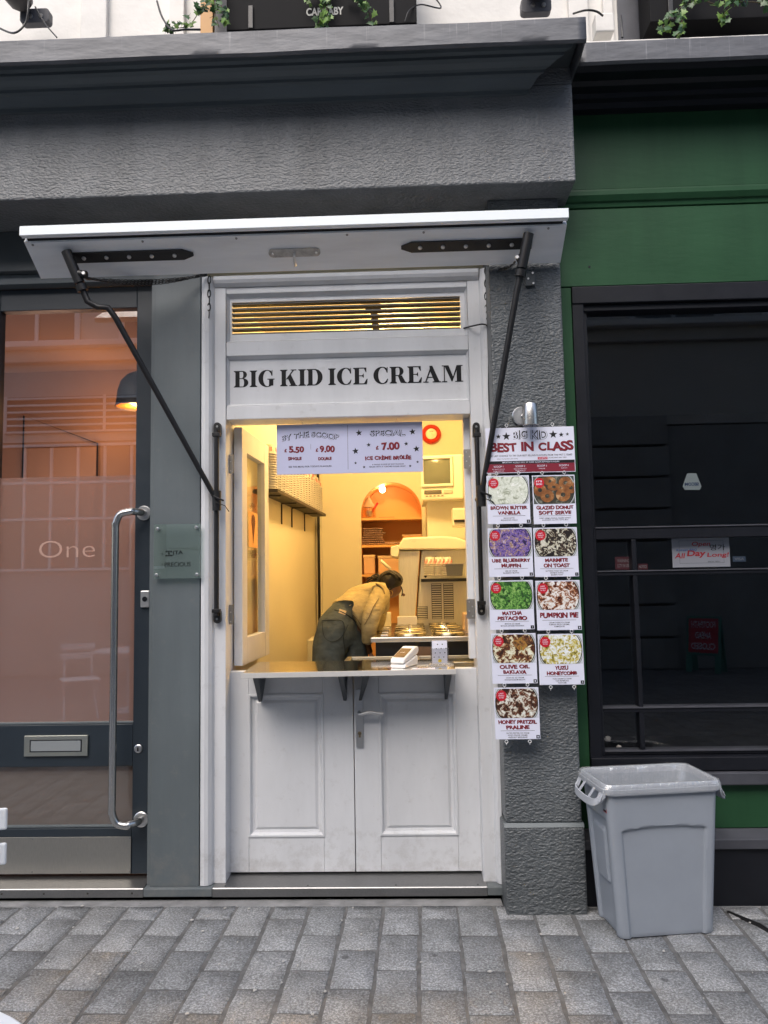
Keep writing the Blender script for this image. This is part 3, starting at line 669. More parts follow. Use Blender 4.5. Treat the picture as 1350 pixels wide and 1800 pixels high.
for px in (57, 250, 415, 610, 745, 965):
    x = W(px, 420, 3.43)[0]; mb = MB(); mb.lathe([(.006, 0), (.005, .003)], Matrix.Translation(FP(x, FL-.045, .0055)) @ Matrix.Rotation(R(148), 4, 'X'), 10); mb.build('screw', steel2, fl, each=True)
# keeper plate
xk = W(517, 438, 3.5)[0]
mb = MB(); pts = rrect(-.125, .125, -.022, .022, .021)
va = [mb.bm.verts.new(FP(xk+a, .105+b, .0005)) for a, b in pts]; vb = [mb.bm.verts.new(FP(xk+a, .105+b, .006)) for a, b in pts]
mb.face(va); mb.face(vb)
for i in range(len(pts)): mb.face([va[i], va[(i+1) % len(pts)], vb[(i+1) % len(pts)], vb[i]])
kp = mb.build('keeper_plate', mat('worn_plate', (.42, .41, .39), .5, var=.3, vs=30), fl)
mb = MB(); mb.tube([FP(xk, .105, .0), FP(xk, .10, .03), FP(xk, .07, .036), FP(xk, .05, .03)], .007, 8); mb.build('hook', steel, kp)
mb = MB()
for dx in (-.105, .105): mb.lathe([(.007, 0), (.005, .004)], Matrix.Translation(FP(xk+dx, .105, .010)) @ Matrix.Rotation(R(148), 4, 'X'), 10)
mb.build('screw', steel, kp, each=True)
# strap plates with five bolts each
for x0, x1, tip in ((W(113, 450, 3.5)[0], W(340, 445, 3.5)[0], 1), (W(935, 420, 3.5)[0], W(705, 430, 3.5)[0], -1)):
    mb = MB(); c = .115; h = .028; P = [(x0, c-h), (x1-tip*.05, c-h), (x1, c-.008), (x1, c+.008), (x1-tip*.05, c+h), (x0, c+h)]
    va = [mb.bm.verts.new(FP(a, b, .0005)) for a, b in P]; vb = [mb.bm.verts.new(FP(a, b, .009)) for a, b in P]; mb.face(va); mb.face(vb)
    for i in range(6): mb.face([va[i], va[(i+1) % 6], vb[(i+1) % 6], vb[i]])
    sp = mb.build('strap_plate', iron, fl, .001)
    for k in range(5):
        x = x0+(x1-x0)*(.155+.175*k)
        mb = MB(); mb.lathe([(.010, 0), (.010, .005), (.006, .008)], Matrix.Translation(FP(x, c, .009)) @ Matrix.Rotation(R(180-32.6), 4, 'X'), 12); mb.build('bolt', steel, sp, each=True)
# vertical slide bars on the jambs
for px, nm in ((381, 'left'), (840, 'right')):
    px2 = 381 if nm == 'left' else 846; pxt = 381 if nm == 'left' else 838
    xt, _, zt = W(pxt, 742, 3.80); xb_, _, zb_ = W(px2, 1096 if nm == 'left' else 1082, 3.80); xm = (xt+xb_)/2
    sb = thing('slide_bar', 'black iron slide bar fixed upright on the %s white door jamb' % nm, 'slide bar', (xm, 3.81, zb_), group='iron slide bars on the jambs')
    mb = MB(); mb.tube([(xm, 3.795, zb_+.04), (xm, 3.795, zt-.04)], .0125, 12); mb.build('bar', iron, sb)
    for za_, zb2 in ((zt-.07, zt), (zb_, zb_+.07)):
        mb = MB(); mb.prism(rrect(xm-.018, xm+.018, za_, zb2, .017), 3.805, 3.833, 'Y'); mb.box(xm-.02, xm+.02, 3.780, 3.812, (za_ if za_ != zb_ else zb2-.01)-.006, (za_ if za_ != zb_ else zb2-.01)+.012); e = mb.build('end_bracket', iron, sb, .001)
        mb = MB(); zc = zb2-.022 if za_ != zb_ else za_+.022; mb.lathe([(.006, 0), (.005, .003)], Matrix.Translation((xm, 3.8045, zc)) @ Matrix.Rotation(R(90), 4, 'X'), 10); mb.build('bolt', steel, e, each=True)
# stays
def stay(pts, rs, nm, slide, pivot):
    s = thing('canopy_stay', 'black iron stay rod holding up the %s end of the white canopy' % nm, 'stay', pts[-1], group='iron stays of the canopy')
    mb = MB(); mb.tube(pts, rs, 12); mb.build('rod', iron, s)
    mb = MB(); p = Vector(pts[0]); q = Vector(pts[1]); d = (q-p).normalized(); mb.tube([p-d*.03, p+d*.13], .024, 14); mb.tube([p+d*.14, p+d*.17], .027, 14); mb.build('socket', iron, s)
    mb = MB(); q = Vector(pts[-1]); mb.lathe([(.022, -.05), (.022, .05)], Matrix.Translation(q), 14); mb.tube([q+Vector((-.01, -.03, .02)), q+Vector((.045, -.04, -.005))], .005, 6); mb.tube([q+Vector((.0, -.03, -.01)), q+Vector((.05, -.035, -.03)), q+Vector((.07, -.03, -.06))], .0022, 6); mb.tube([q, (q.x-.004, 3.80, q.z)], .013, 8); mb.build('slide_collar', iron, s)
    return s
a = W(121, 452, 3.46); b_ = W(154, 530, 3.50); c_ = W(172, 540, 3.51); c2 = W(190, 541, 3.52); d_ = W(204, 560, 3.54); e = W(381, 880, 3.785)
stay([a, b_, c_, c2, d_, e], [.015, .0155, .0155, .0155, .015, .013], 'left', None, None)
a = W(927, 422, 3.44); b_ = W(907, 520, 3.485); e = W(846, 872, 3.63)
stay([a, b_, e], [.016, .0150, .013], 'right', None, None)
# chains
def chain(path, link, parent, name='links', r=.0022, n=6):
    mb = MB(); P = [Vector(p) for p in path]; L = [0]
    for i in range(1, len(P)): L.append(L[-1]+(P[i]-P[i-1]).length)
    tot = L[-1]; k = int(tot/(link*.78)); 
    for j in range(k):
        s = (j+.5)*tot/k; i = max(q for q in range(len(L)-1) if L[q] <= s); f = (s-L[i])/(L[i+1]-L[i]); c = P[i].lerp(P[i+1], f); t = (P[i+1]-P[i]).normalized()
        side = t.cross(Vector((0, 1, 0))); side = side.normalized() if side.length > .1 else Vector((1, 0, 0)); oth = t.cross(side)
        sd_ = (side if j % 2 == 0 else oth)*.8+(oth if j % 2 == 0 else side)*.35
        mb.tube([c+t*(link*.5*math.cos(a))+sd_*(link*.27*math.sin(a)) for a in [2*math.pi*q/10 for q in range(10)]], r, n, closed=True)
    return mb.build(name, iron, parent, kind='stuff')
def chains(nm, a, b, top, bot):
    c = thing('canopy_chain', 'dark chain looped from the %s canopy stay to the door frame' % nm, 'chain', bot, group='dark chains by the canopy stays')
    A_, B_ = Vector(a), Vector(b)
    for q in range(3 if nm == 'left' else 2):
        sag = .018+.014*q; pts = []
        for k in range(17):
            t = k/16; p = A_.lerp(B_, t); p.z -= sag*4*t*(1-t); p.y -= .012*q; pts.append(p)
        chain(pts, .022, c)
    chain([top, bot], .042, c, 'hanging_links', .003)
chains('left', W(152, 490, 3.50), W(362, 484, 3.78), W(368, 486, 3.79), W(367, 558, 3.80))
chains('right', W(905, 462, 3.50), W(858, 470, 3.75), W(855, 470, 3.79), W(855, 560, 3.80))
for px, py in ((150, 483), (908, 455)):
    cl = thing('chain_clamp', 'black pipe clamp with bright bolt on the %s stay' % ('left' if px < 500 else 'right'), 'clamp', W(px, py+15, 3.48))
    x, y, z = W(px, py, 3.47); mb = MB(); mb.tube([(x+(-.035 if px < 500 else .035), y+.005, z+.008), (x+.004, y, z)], .019, 12); mb.build('lug', iron, cl, .001)
    mb = MB(); mb.lathe([(.0095, 0), (.008, .006)], Matrix.Translation((x, y-.018, z)) @ Matrix.Rotation(R(90), 4, 'X'), 12); mb.build('bolt', steel, cl, each=True)
# clear strip lying above the canopy
# ---------------------------------------------------------------- glazed door on the left
gd = thing('glazed_door', 'dark slate framed glass door with long steel pull handle and letterbox', 'door', (-1.8, 3.92, .07))
DX0, DX1 = -2.9, -1.338
box('stile', slate, gd, -1.426, DX1, 3.90, 3.96, .085, 3.13, .003)
box('stile', slate, gd, -2.26, -2.172, 3.90, 3.96, .085, 3.13, .003)
for z0, z1 in ((3.012, 3.13), (.614, .824), (.085, .309)): box('rail', slate, gd, -2.171, -1.427, 3.9005, 3.96, z0, z1, .003)
frosted = glass('frosted_film_glass', (1, .9, .85), .26, 0, ((.42, .29, .25), .93)); clear = glass('clear_door_glass', (.92, .90, .88), .30)
zs = W(120, 838, 3.93)[2]
mb = MB(); mb.poly([(-2.172, 3.93, zs), (-1.426, 3.93, zs), (-1.426, 3.93, 3.012), (-2.172, 3.93, 3.012)]); mb.build('clear_pane', clear, gd, norm=False)
mb = MB(); mb.poly([(-2.172, 3.93, .824), (-1.426, 3.93, .824), (-1.426, 3.93, zs), (-2.172, 3.93, zs)]); mb.build('frosted_pane', frosted, gd, norm=False)
mb = MB(); mb.poly([(-2.172, 3.93, .309), (-1.426, 3.93, .309), (-1.426, 3.93, .614), (-2.172, 3.93, .614)]); mb.build('frosted_pane', glass('grey_film_glass', (.9, .9, .9), .12, .02, ((.21, .195, .18), .97)), gd, norm=False)
for z in (.826, .311): box('pane_bead', greyp, gd, -2.171, -1.427, 3.908, 3.93, z, z+.009, .001)
text('lettering', 'One', wallframe(W(118, 965, 3.93)[0], W(118, 965, 3.93)[2], 3.929), 0, 0, .30, .09, flat('orange_film', (.43, .275, .225), .5), gd, -.012)
x0, _, z1 = W(44, 1293, 3.897); x1, _, z0 = W(155, 1328, 3.897)
mb = MB(); mb.box(x0, x1, 3.888, 3.8995, z0, z1); lb = mb.build('letterbox', satin('letterbox_steel', (.55, .56, .50), .35), gd, .002)
box('slot_flap', flat('slot_grey', (.22, .24, .25), .4), lb, x0+.036, x1-.036, 3.8865, 3.8878, z0+.026, z1-.026, .001)
mb = MB(); mb.box(x0+.030, x1-.030, 3.8870, 3.8878, z0+.021, z1-.021); mb.build('slot_shadow_gap', blackp, lb)
kz0, kz1 = .090, .268
box('kick_plate', satin('kick_steel', (.42, .41, .38), .38, (12, 1, 1)), gd, -2.17, -1.429, 3.896, 3.8995, kz0, kz1, .001)
mb = MB()
for px in (57, 142, 228):
    for z in (.098, .26): x = W(px, 1500, 3.896)[0]; mb.lathe([(.004, 0), (.003, .002)], Matrix.Translation((x, 3.896, z)) @ Matrix.Rotation(R(90), 4, 'X'), 8)
mb.build('screw', steel2, gd, each=True)
x, _, z = W(243, 1316, 3.895); mb = MB(); mb.lathe([(.021, 0), (.021, .006), (.017, .009)], Matrix.Translation((x, 3.899, z)) @ Matrix.Rotation(R(90), 4, 'X'), 24); lk = mb.build('lock_rose', steel, gd)
box('keyhole', blackp, lk, x-.004, x+.004, 3.887, 3.890, z-.012, z+.008, .001)
x, _, z = W(255, 1053, 3.89); lk = box('key_switch', satin('switch_alu', (.6, .6, .6), .4), gd, x-.023, x+.023, 3.885, 3.8995, z-.043, z+.043, .004)
mb = MB(); mb.lathe([(.013, 0), (.013, .003)], Matrix.Translation((x, 3.885, z)) @ Matrix.Rotation(R(90), 4, 'X'), 16); mb.lathe([(.006, 0), (.006, .006)], Matrix.Translation((x, 3.885, z)) @ Matrix.Rotation(R(90), 4, 'X'), 16); mb.build('key_barrel', blackp, lk)
# pull handle
t_, b0_ = W(254, 899, 3.84), W(243, 1442, 3.84); xo = W(202, 1000, 3.80)[0]; xr = -1.378; zt, zb_ = 1.905, .352
mb = MB(); mb.tube(smooth_path([(xr, 3.90, zt), (xr-.005, 3.85, zt), (xr-.03, 3.82, zt+.002), (xo+.07, 3.81, zt), (xo+.02, 3.805, zt-.015), (xo, 3.80, zt-.07), (xo, 3.80, zt-.12), (xo, 3.80, (zt+zb_)/2), (xo, 3.80, zb_+.12), (xo, 3.80, zb_+.07), (xo+.02, 3.805, zb_+.012), (xo+.07, 3.81, zb_-.004), (xr-.03, 3.82, zb_), (xr-.005, 3.85, zb_), (xr, 3.90, zb_)], 6), .0185, 16)
ph = mb.build('pull_handle', satin('pull_steel', (.55, .55, .54), .25, (6, 6, .3)), gd)
for z in (zt, zb_): mb = MB(); mb.lathe([(.038, 0), (.038, .005), (.034, .008)], Matrix.Translation((xr, 3.8985, z)) @ Matrix.Rotation(R(90), 4, 'X'), 28); mb.build('rose', steel, ph)
mb = MB(); mb.prism([(3.778, .020), (3.778, .058), (3.782, .0625), (4.02, .078), (4.02, .020)], -2.9, -1.324, 'X'); th = mb.build('threshold', steel2, gd, .001)
mb = MB()
for px in (3, 77, 154, 232): x, _, z = W(px, 1570, 3.778); mb.lathe([(.005, 0), (.004, .002)], Matrix.Translation((x, 3.778, .04)) @ Matrix.Rotation(R(90), 4, 'X'), 10)
mb.build('screw', flat('screw_rust', (.05, .045, .04), .5), th, each=True)
box('side_panel', slate, gd, -3.6, -2.262, 3.90, 3.96, .06, 3.13, .003)
# ---------------------------------------------------------------- peach room behind it
peach = mat('peach_wall', (.42, .30, .25), .7, var=.05, vs=1)
def room(name, x0, x1, y0, y1, z0, z1, m, fm_):
    mb = MB(); mb.mats = []
    mb.poly([(x0, y1, z0), (x1, y1, z0), (x1, y1, z1), (x0, y1, z1)]); mb.poly([(x0, y0, z0), (x0, y1, z0), (x0, y1, z1), (x0, y0, z1)]); mb.poly([(x1, y0, z0), (x1, y1, z0), (x1, y1, z1), (x1, y0, z1)])
    mb.poly([(x0, y0, z1), (x1, y0, z1), (x1, y1, z1), (x0, y1, z1)]); mb.cur = 1; mb.poly([(x0, y0, z0), (x1, y0, z0), (x1, y1, z0), (x0, y1, z0)])
    return mb.build(name, [m, fm_], None, norm=False, kind='structure')
room('lobby_room', -4.2, -1.20, 3.975, 6.6, .05, 3.45, peach, floorm)
hd = thing('concealed_cupboard', 'flush peach wall cupboard outlined by a thin dark gap', 'cupboard', (-2.6, 6.55, 2.0))
x0, _, z0 = W(38, 838, 6.55); x1, _, z1 = W(40, 730, 6.55); x2, _, z2 = W(170, 779, 6.55)
gapm = flat('dark_gap', (.01, .008, .006), .8)
mb = MB(); mb.tube([(x0, 6.57, 1.6), (x1, 6.57, z1), (x2, 6.57, z2), (x2, 6.57, 1.6)], .008, 4); mb.build('gap', gapm, hd)
box('door', peach, hd, x1+.01, x2-.01, 6.565, 6.575, 1.6, z2-.03, .001)
# pendant lamp
x, y, z = W(241, 716, 4.40)
pl = thing('pendant_lamp', 'dark dome pendant lamp with glowing orange inside behind the glass door', 'lamp', (x, y, z))
mb = MB(); mb.lathe([(.125, 0), (.120, .03), (.112, .10), (.095, .155), (.06, .195), (.02, .215)], Matrix.Translation((x, y, z)), 32); mb.bm.faces.ensure_lookup_table()
lo = mb.build('shade', flat('lamp_shade_grey', (.05, .05, .055), .5), pl)
bmx = bmesh.new(); bmx.from_mesh(lo.data); bmesh.ops.delete(bmx, geom=[f for f in bmx.faces if f.calc_center_median().z < .001 and abs(f.normal.z) > .9], context='FACES'); bmx.to_mesh(lo.data); bmx.free()
s = lo.modifiers.new('solid', 'SOLIDIFY'); s.thickness = .004
mb = MB(); mb.lathe([(.118, .006), (.112, .05), (.100, .10), (.06, .15)], Matrix.Translation((x, y, z)), 32); mb.build('lining', mat('orange_lining', (.75, .32, .08), .4), pl)
bmx = bmesh.new(); lo = pl.children[-1]; bmx.from_mesh(lo.data); bmesh.ops.delete(bmx, geom=[f for f in bmx.faces if len(f.verts) > 4 and f.calc_center_median().z < .05], context='FACES'); bmx.to_mesh(lo.data); bmx.free()
mb = MB(); mb.lathe([(.005, .03), (.028, .045), (.034, .07), (.02, .10)], Matrix.Translation((x, y, z)), 16); mb.build('bulb', emit('amber_bulb', (1, .45, .12), 16), pl)
mb = MB(); mb.tube([(x, y, z+.23), (x, y, 3.44)], .005, 6); mb.build('flex', iron, pl)
def lamp(name, loc, e, col, r=.05, typ='POINT', rot=None, size=None):
    l = bpy.data.lights.new(name, typ); l.energy = e; l.color = col
    if typ == 'POINT': l.shadow_soft_size = r
    if size: l.shape = 'RECTANGLE'; l.size, l.size_y = size
    o = bpy.data.objects.new(name, l); COL.objects.link(o); o.location = loc
    if rot: o.rotation_euler = rot
    return o
lamp('pendant_light', (x, y, z-.02), 5, (1, .45, .16), .05)
xx = W(150, 770, 5.9); lamp('lobby_downlight', (xx[0], 6.15, 2.93), 5, (1, .42, .12), .05)
lamp('lobby_light', (-2.9, 5.9, 2.2), 10, (1, .60, .42), .25)  # bare point light at mid height of the room, no fitting
# ---------------------------------------------------------------- glass name plate on the pilaster
x0, _, z1 = W(271, 922, 3.775); x1, _, z0 = W(353, 1016, 3.775)
np_ = thing('glass_name_plate', 'greenish glass name plate on four steel studs on the grey pilaster', 'sign', ((x0+x1)/2, 3.78, z0))
mb = MB(); mb.box(x0, x1, 3.772, 3.778, z0, z1); mb.build('glass_sheet', glass('plate_glass', (.88, .95, .92), .12, 0, ((.42, .50, .48), .25)), np_)
for px, py in ((277, 930), (345, 927), (275, 1011), (346, 1010)):
    a, _, c = W(px, py, 3.768); mb = MB(); mb.lathe([(.0085, 0), (.0085, .006), (.006, .008)], Matrix.Translation((a, 3.7705, c)) @ Matrix.Rotation(R(90), 4, 'X'), 16); mb.lathe([(.006, 0), (.006, .02)], Matrix.Translation((a, 3.7995, c)) @ Matrix.Rotation(R(90), 4, 'X'), 12); mb.build('stud', steel, np_)
fr = wallframe(0, 0, 3.7715); gi = flat('plate_ink', (.006, .01, .01), .5)
a, _, c = W(312, 972, 3.77); text('lettering', 'JTA', fr, a, c, .055, .024, gi, np_, .02)
a, _, c = W(297, 973, 3.77); mb = MB()
for q in range(3):
    for r_ in range(3):
        if (q+r_) % 2 == 0 or q == 1: rectp(mb, fr, a-.018+q*.012, a-.008+q*.012, c-.014+r_*.010, c-.006+r_*.010, .0007)
mb.build('logo_mark', gi, np_, norm=False)
a, _, c = W(312, 992, 3.77); text('lettering', 'PRECIOUS', fr, a, c, .132, .022, gi, np_, .012)
a, _, c = W(285, 992, 3.77); text('lettering', '4', fr, a, c, .006, .012, gi, np_, 0); a, _, c = W(285, 974, 3.77); text('lettering', '5', fr, a, c, .008, .012, gi, np_, 0)
#MARK_SIGNS
# ================================================================== POSTERS
def dtext(s, fr, u, v, wd_, ht_, parent, col=redink, jit=1, arc=0):
    text('lettering_shadow', s, lambda a, b, d: fr(a+.0011, b-.0009, d), u, v, wd_*1.01, ht_*1.02, ink, parent, .045 if col is redink else .06, jit*.75, arc, depth=.0004)
    text('lettering', s, fr, u, v, wd_, ht_, col, parent, .035 if col is redink else .0, jit*.75, arc, depth=.0009)
def card(name, label, c0, c1, Yt, Yb, m, group, th=.003):
    """a flat card from its top-left to its bottom-right corner in the photograph"""
    a = Vector(W(*c0, Yt)); b = Vector(W(*c1, Yb)); x0, x1 = a.x, b.x; z1, z0 = a.z, b.z
    n = Vector((0, z1-z0, -(Yt-Yb)))
    t = thing(name, label, 'sign', ((x0+x1)/2, (Yt+Yb)/2, z0), group=group)
    def fr(u, v, d): f = (z1-v)/(z1-z0) if z1 != z0 else 0; return (u, Yt+(Yb-Yt)*f-d, v)
    mb = MB(); P = [(x0, z0), (x1, z0), (x1, z1), (x0, z1)]
    A_ = [mb.bm.verts.new(fr(u, v, 0)) for u, v in P]; B_ = [mb.bm.verts.new(fr(u, v, -th)) for u, v in P]
    mb.face(A_); mb.face(B_[::-1])
    for i in range(4): mb.face([A_[i], B_[i], B_[(i+1) % 4], A_[(i+1) % 4]])
    mb.build('card', m, t, .0006)
    return t, fr, x0, x1, z0, z1
def rings(t, fr, x0, x1, z, up=True):
    mb = MB()
    for f in (.24, .76):
        x = x0+(x1-x0)*f; c = Vector(fr(x, z, .002)); c.z += .012 if up else -.010
        mb.tube([c+Vector((.007*math.cos(a), 0, .007*math.sin(a))) for a in [k*.7 for k in range(9)]], .0014, 5, closed=True)
        mb.tube([c+Vector((0, 0, -.007)), c+Vector((0, .001, -.016))], .0012, 5)
    mb.build('hanging_ring', wplast, t, each=True)
# header board
t, fr, x0, x1, z0, z1 = card('menu_header_board', 'wide header board reading BIG KID BEST IN CLASS above the flavour cards', (853, 753), (1012, 829), 3.607, 3.602, printw, None)
def U(f): return x0+(x1-x0)*f
def V_(f): return z1-(z1-z0)*f
dtext('BIG KID', fr, U(.50), V_(.165), .165, .048, t, printw)
mb = MB()
for f, v, r in ((.235, .19, .021), (.145, .19, .013), (.075, .19, .009), (.765, .17, .021), (.855, .18, .013), (.925, .17, .009)): star(mb, fr, U(f), V_(v), r, .0006)
mb.build('star', ink, t, norm=False, each=True)
dtext('BEST IN CLASS', fr, U(.515), V_(.42), .395, .052, t)
text('small_print', 'THE LAST CHANCE TO TRY OUR BEST SELLING FLAVOURS FROM THE PAST 2 YEARS', fr, U(.5), V_(.62), .395, .0085, ink, t, .005)
text('small_print', 'ONLY AVAILABLE JAN-APRIL', fr, U(.24), V_(.69), .10, .006, ink, t)
text('small_print', 'LAUNCHING MAY 2025', fr, U(.80), V_(.68), .085, .006, ink, t)
mb = MB(); rectp(mb, fr, U(.58), U(.69), V_(.715), V_(.66), .0006); mb.build('badge', badge, t, norm=False); text('badge_text', 'WHIPPLE', fr, U(.635), V_(.688), .038, .007, printw, t, .01, depth=.001)
mb = MB(); rectp(mb, fr, x0+.003, x1-.003, V_(.80), V_(.735), .0006); mb.build('black_band', ink, t, norm=False)
text('band_text', 'IMPORTANT ALLERGY INFO: WE SHARE SCOOPS BETWEEN FLAVOURS', fr, U(.5), V_(.768), .27, .007, printw, t, .005, depth=.001)
mb = MB(); rectp(mb, fr, x0+.003, x1-.003, V_(.985), V_(.802), .0006); mb.build('maroon_band', band, t, norm=False)
for k, (a, b, c) in enumerate((('SCOOP 1', 'MILK, PEANUTS, NUTS, SOY', 'GLUTEN, SESAME, EGGS'), ('SCOOP 2', 'MILK, GLUTEN, EGGS', 'WHEAT'), ('SCOOP 3', 'MILK', ''), ('SCOOP 4', 'GLUTEN, SOY', ''))):
    u = U(.135+.245*k); text('band_text', a, fr, u, V_(.855), .045, .009, printw, t, .01, depth=.001); text('band_text', b, fr, u, V_(.915), .06 if k < 2 else .03, .0055, printw, t, 0, depth=.001)
    if c: text('band_text', c, fr, u, V_(.955), .05, .005, printw, t, 0, depth=.001)
rings(t, fr, x0, x1, z1)
cards = [
 ('BROWN BUTTER|VANILLA', 'BROWN BUTTER|MADAGASCAN VANILLA', (855, 837), (933, 920), '3', 'vanilla', 'pale swirls of cream'),
 ('GLAZED DONUT|SOFT SERVE', 'KRISPY KREME ORIGINAL GLAZED DONUT|ALLERGENS: GLUTEN, SOYA, MILK', (935, 836), (1014, 920), '', 'donut', 'brown glazed rings'),
 ('UBE BLUEBERRY|MUFFIN', 'UBE ICE CREAM|BLUEBERRY MUFFINS', (857, 929), (938, 1013), '2', 'ube', 'purple ice cream with crumbs'),
 ('MARMITE|ON TOAST', 'BUTTERED TOAST ICE CREAM|MARMITE TOFFEE|MARMITE TOAST', (937, 928), (1018, 1013), '2', 'marmite', 'black and cream chunks'),
 ('MATCHA|PISTACHIO', 'MATCHA ICE CREAM|MATCHA CANDIED PISTACHIOS', (859, 1021), (940, 1106), 'V', 'matcha', 'bright green crumbs'),
 ('PUMPKIN PIE', 'CREAM CHEESE ICE CREAM|PUMPKIN SPICED CARAMEL|PUMPKIN PIE', (941, 1021), (1023, 1107), '1', 'pumpkin', 'white cream and orange brown crust'),
 ('OLIVE OIL|BAKLAVA', 'OLIVE OIL ICE CREAM|ORANGE BLOSSOM BAKLAVA', (863, 1114), (945, 1201), '1', 'baklava', 'cream with dark brown pastry'),
 ('YUZU|HONEYCOMB', 'YUZU CREAM ICE CREAM|YUZU MARMELADE|HONEYCOMB', (945, 1115), (1028, 1203), '3', 'yuzu', 'white and yellow flakes'),
 ('HONEY PRETZEL|PRALINE', 'SALTED PRETZEL ICE CREAM|HONEY PRALINE CARAMEL|HAZELNUT BRESILIENNE', (868, 1209), (950, 1299), '1', 'praline', 'white scoops and brown crumbs')]
FS = {'vanilla': ([(.3, (.30, .33, .24)), (.45, (.62, .66, .56)), (.55, (.72, .75, .67)), (.62, (.50, .55, .44)), (.7, (.78, .80, .75))], 22, 2.2),
 'ube': ([(.3, (.02, .012, .05)), (.42, (.09, .05, .24)), (.53, (.26, .18, .48)), (.57, (.10, .05, .03)), (.64, (.45, .30, .14)), (.75, (.45, .38, .62))], 65, 1),
 'marmite': ([(.3, (.008, .006, .006)), (.5, (.02, .012, .01)), (.53, (.10, .03, .01)), (.56, (.45, .44, .32)), (.7, (.62, .62, .54))], 48, 1.2),
 'matcha': ([(.3, (.01, .03, .008)), (.45, (.03, .13, .02)), (.56, (.12, .30, .05)), (.68, (.28, .46, .14))], 70, 1),
 'pumpkin': ([(.3, (.03, .006, .004)), (.43, (.14, .035, .012)), (.5, (.42, .15, .03)), (.54, (.64, .62, .58)), (.75, (.8, .8, .8))], 52, .8),
 'baklava': ([(.3, (.025, .01, .005)), (.48, (.12, .035, .015)), (.53, (.38, .18, .04)), (.56, (.58, .58, .40)), (.75, (.72, .73, .62))], 40, .8),
 'yuzu': ([(.3, (.10, .09, .02)), (.42, (.50, .40, .05)), (.5, (.60, .56, .25)), (.56, (.62, .66, .66)), (.75, (.8, .82, .85))], 55, 1),
 'praline': ([(.3, (.015, .006, .004)), (.5, (.09, .03, .012)), (.55, (.26, .09, .04)), (.58, (.48, .48, .40)), (.75, (.72, .74, .70))], 50, .8),
 'donut': ([(.3, (.02, .02, .015)), (.6, (.05, .05, .035)), (.75, (.2, .2, .15))], 30, 1)}
rimm = flat('bowl_rim_print', (.18, .20, .20), .4); bowlbg = flat('bowl_dark_print', (.02, .025, .02), .5)
for i, (ti, sub, c0, c1, num, kind_, desc) in enumerate(cards):
    row = 0 if i < 2 else (1 if i < 4 else (2 if i < 6 else (3 if i < 8 else 4))); Yt = 3.603-.012*row; Yb = Yt-.010
    t, fr, x0, x1, z0, z1 = card('flavour_card', 'flavour card reading %s, showing %s' % (ti.replace('|', ' '), desc), c0, c1, Yt, Yb, printw, 'ice cream flavour cards hung on the pillar')
    w_ = x1-x0; h_ = z1-z0; cx = (x0+x1)/2; px0, px1 = x0+.004, x1-.004; pz1 = z1-.005; pz0 = z1-h_*.59
    mb = MB(); rectp(mb, fr, px0, px1, pz0, pz1, .0003)
    st_, sc, di = FS[kind_]
    mb.build('picture_ground', flat('picture_ground', (.52, .55, .62) if kind_ != 'donut' else (.06, .07, .06), .5), t, norm=False)
    def disc(r, d, m, name, ox=0, oz=0):
        ccx = cx+ox; ccz = (pz0+pz1)/2+oz; P = []
        for k in range(48):
            a = 2*math.pi*k/48; P.append((min(max(ccx+r*math.cos(a), px0), px1), min(max(ccz+r*math.sin(a), pz0), pz1)))
        mb = MB(); c = mb.bm.verts.new(fr(ccx, ccz, d)); vs = [mb.bm.verts.new(fr(u, v, d)) for u, v in P]
        for k in range(48): mb.face([c, vs[k], vs[(k+1) % 48]])
        mb.build(name, m, t, norm=False)
    disc(w_*.515, .0005, rimm, 'bowl_rim'); disc(w_*.50, .0007, flat('bowl_white_print', (.5, .52, .52)), 'bowl_rim'); disc(w_*.485, .0009, bowlbg, 'bowl_inside')
    disc(w_*.465, .0011, food('print_'+kind_, st_, sc, di, i), 'ice_cream_print')
    if kind_ == 'donut':
        dm = food('donut_glaze', [(.3, (.16, .055, .015)), (.6, (.30, .12, .035)), (.72, (.52, .32, .16))], 25, .4)
        for a, b, r, e in ((-.02, .045, .030, .7), (.06, .035, .032, .9), (-.07, .0, .030, 1), (0, .015, .03, .6), (.045, -.025, .034, .95), (-.035, -.03, .032, .95), (.085, .01, .028, 1), (-.045, .05, .022, .6)):
            mb = MB(); d = .0014+.0002*(a+.1)*10; cc = (cx+a*w_/.215, (pz0+pz1)/2+b*.95)
            for k in range(28):
                t0, t1 = 2*math.pi*k/28, 2*math.pi*(k+1)/28
                q = [(cc[0]+rr*math.cos(tt), cc[1]+rr*e*math.sin(tt)) for rr, tt in ((r, t0), (r, t1), (r*.33, t1), (r*.33, t0))]
                q = [(min(max(u, px0), px1), min(max(v, pz0), pz1)) for u, v in q]; mb.poly([fr(u, v, d) for u, v in q])
            mb.build('donut_print', dm, t, norm=False)
    if kind_ == 'baklava':
        mb = MB(); mb.poly([fr(cx-.01+a, (pz0+pz1)/2+b, .0014) for a, b in ((.0, .03), (.05, .055), (.085, .03), (.055, -.01), (.03, -.005))]); mb.build('pastry_print', food('pastry', [(.3, (.05, .025, .01)), (.5, (.25, .11, .03)), (.6, (.42, .2, .04)), (.75, (.12, .16, .03))], 40), t, norm=False)
    bx, bz = x0+w_*.16, z1-h_*.155
    mb = MB(); star(mb, fr, bx, bz, .0255, .0020, 20, .88); mb.build('badge', badge, t, norm=False)
    for k, s in enumerate(("IT'S", 'BACK!') if kind_ == 'donut' else ('LAST', 'CHANCE', 'TO TRY!')):
        if kind_ == 'donut': text('badge_text', s, fr, bx, bz+.007-.013*k, .028, .0085, printw, t, .03, depth=.0024)
        else: text('badge_text', s, fr, bx, bz+.0095-.0095*k, .022+.006*(k == 1), .0058, printw, t, .02, depth=.0024)
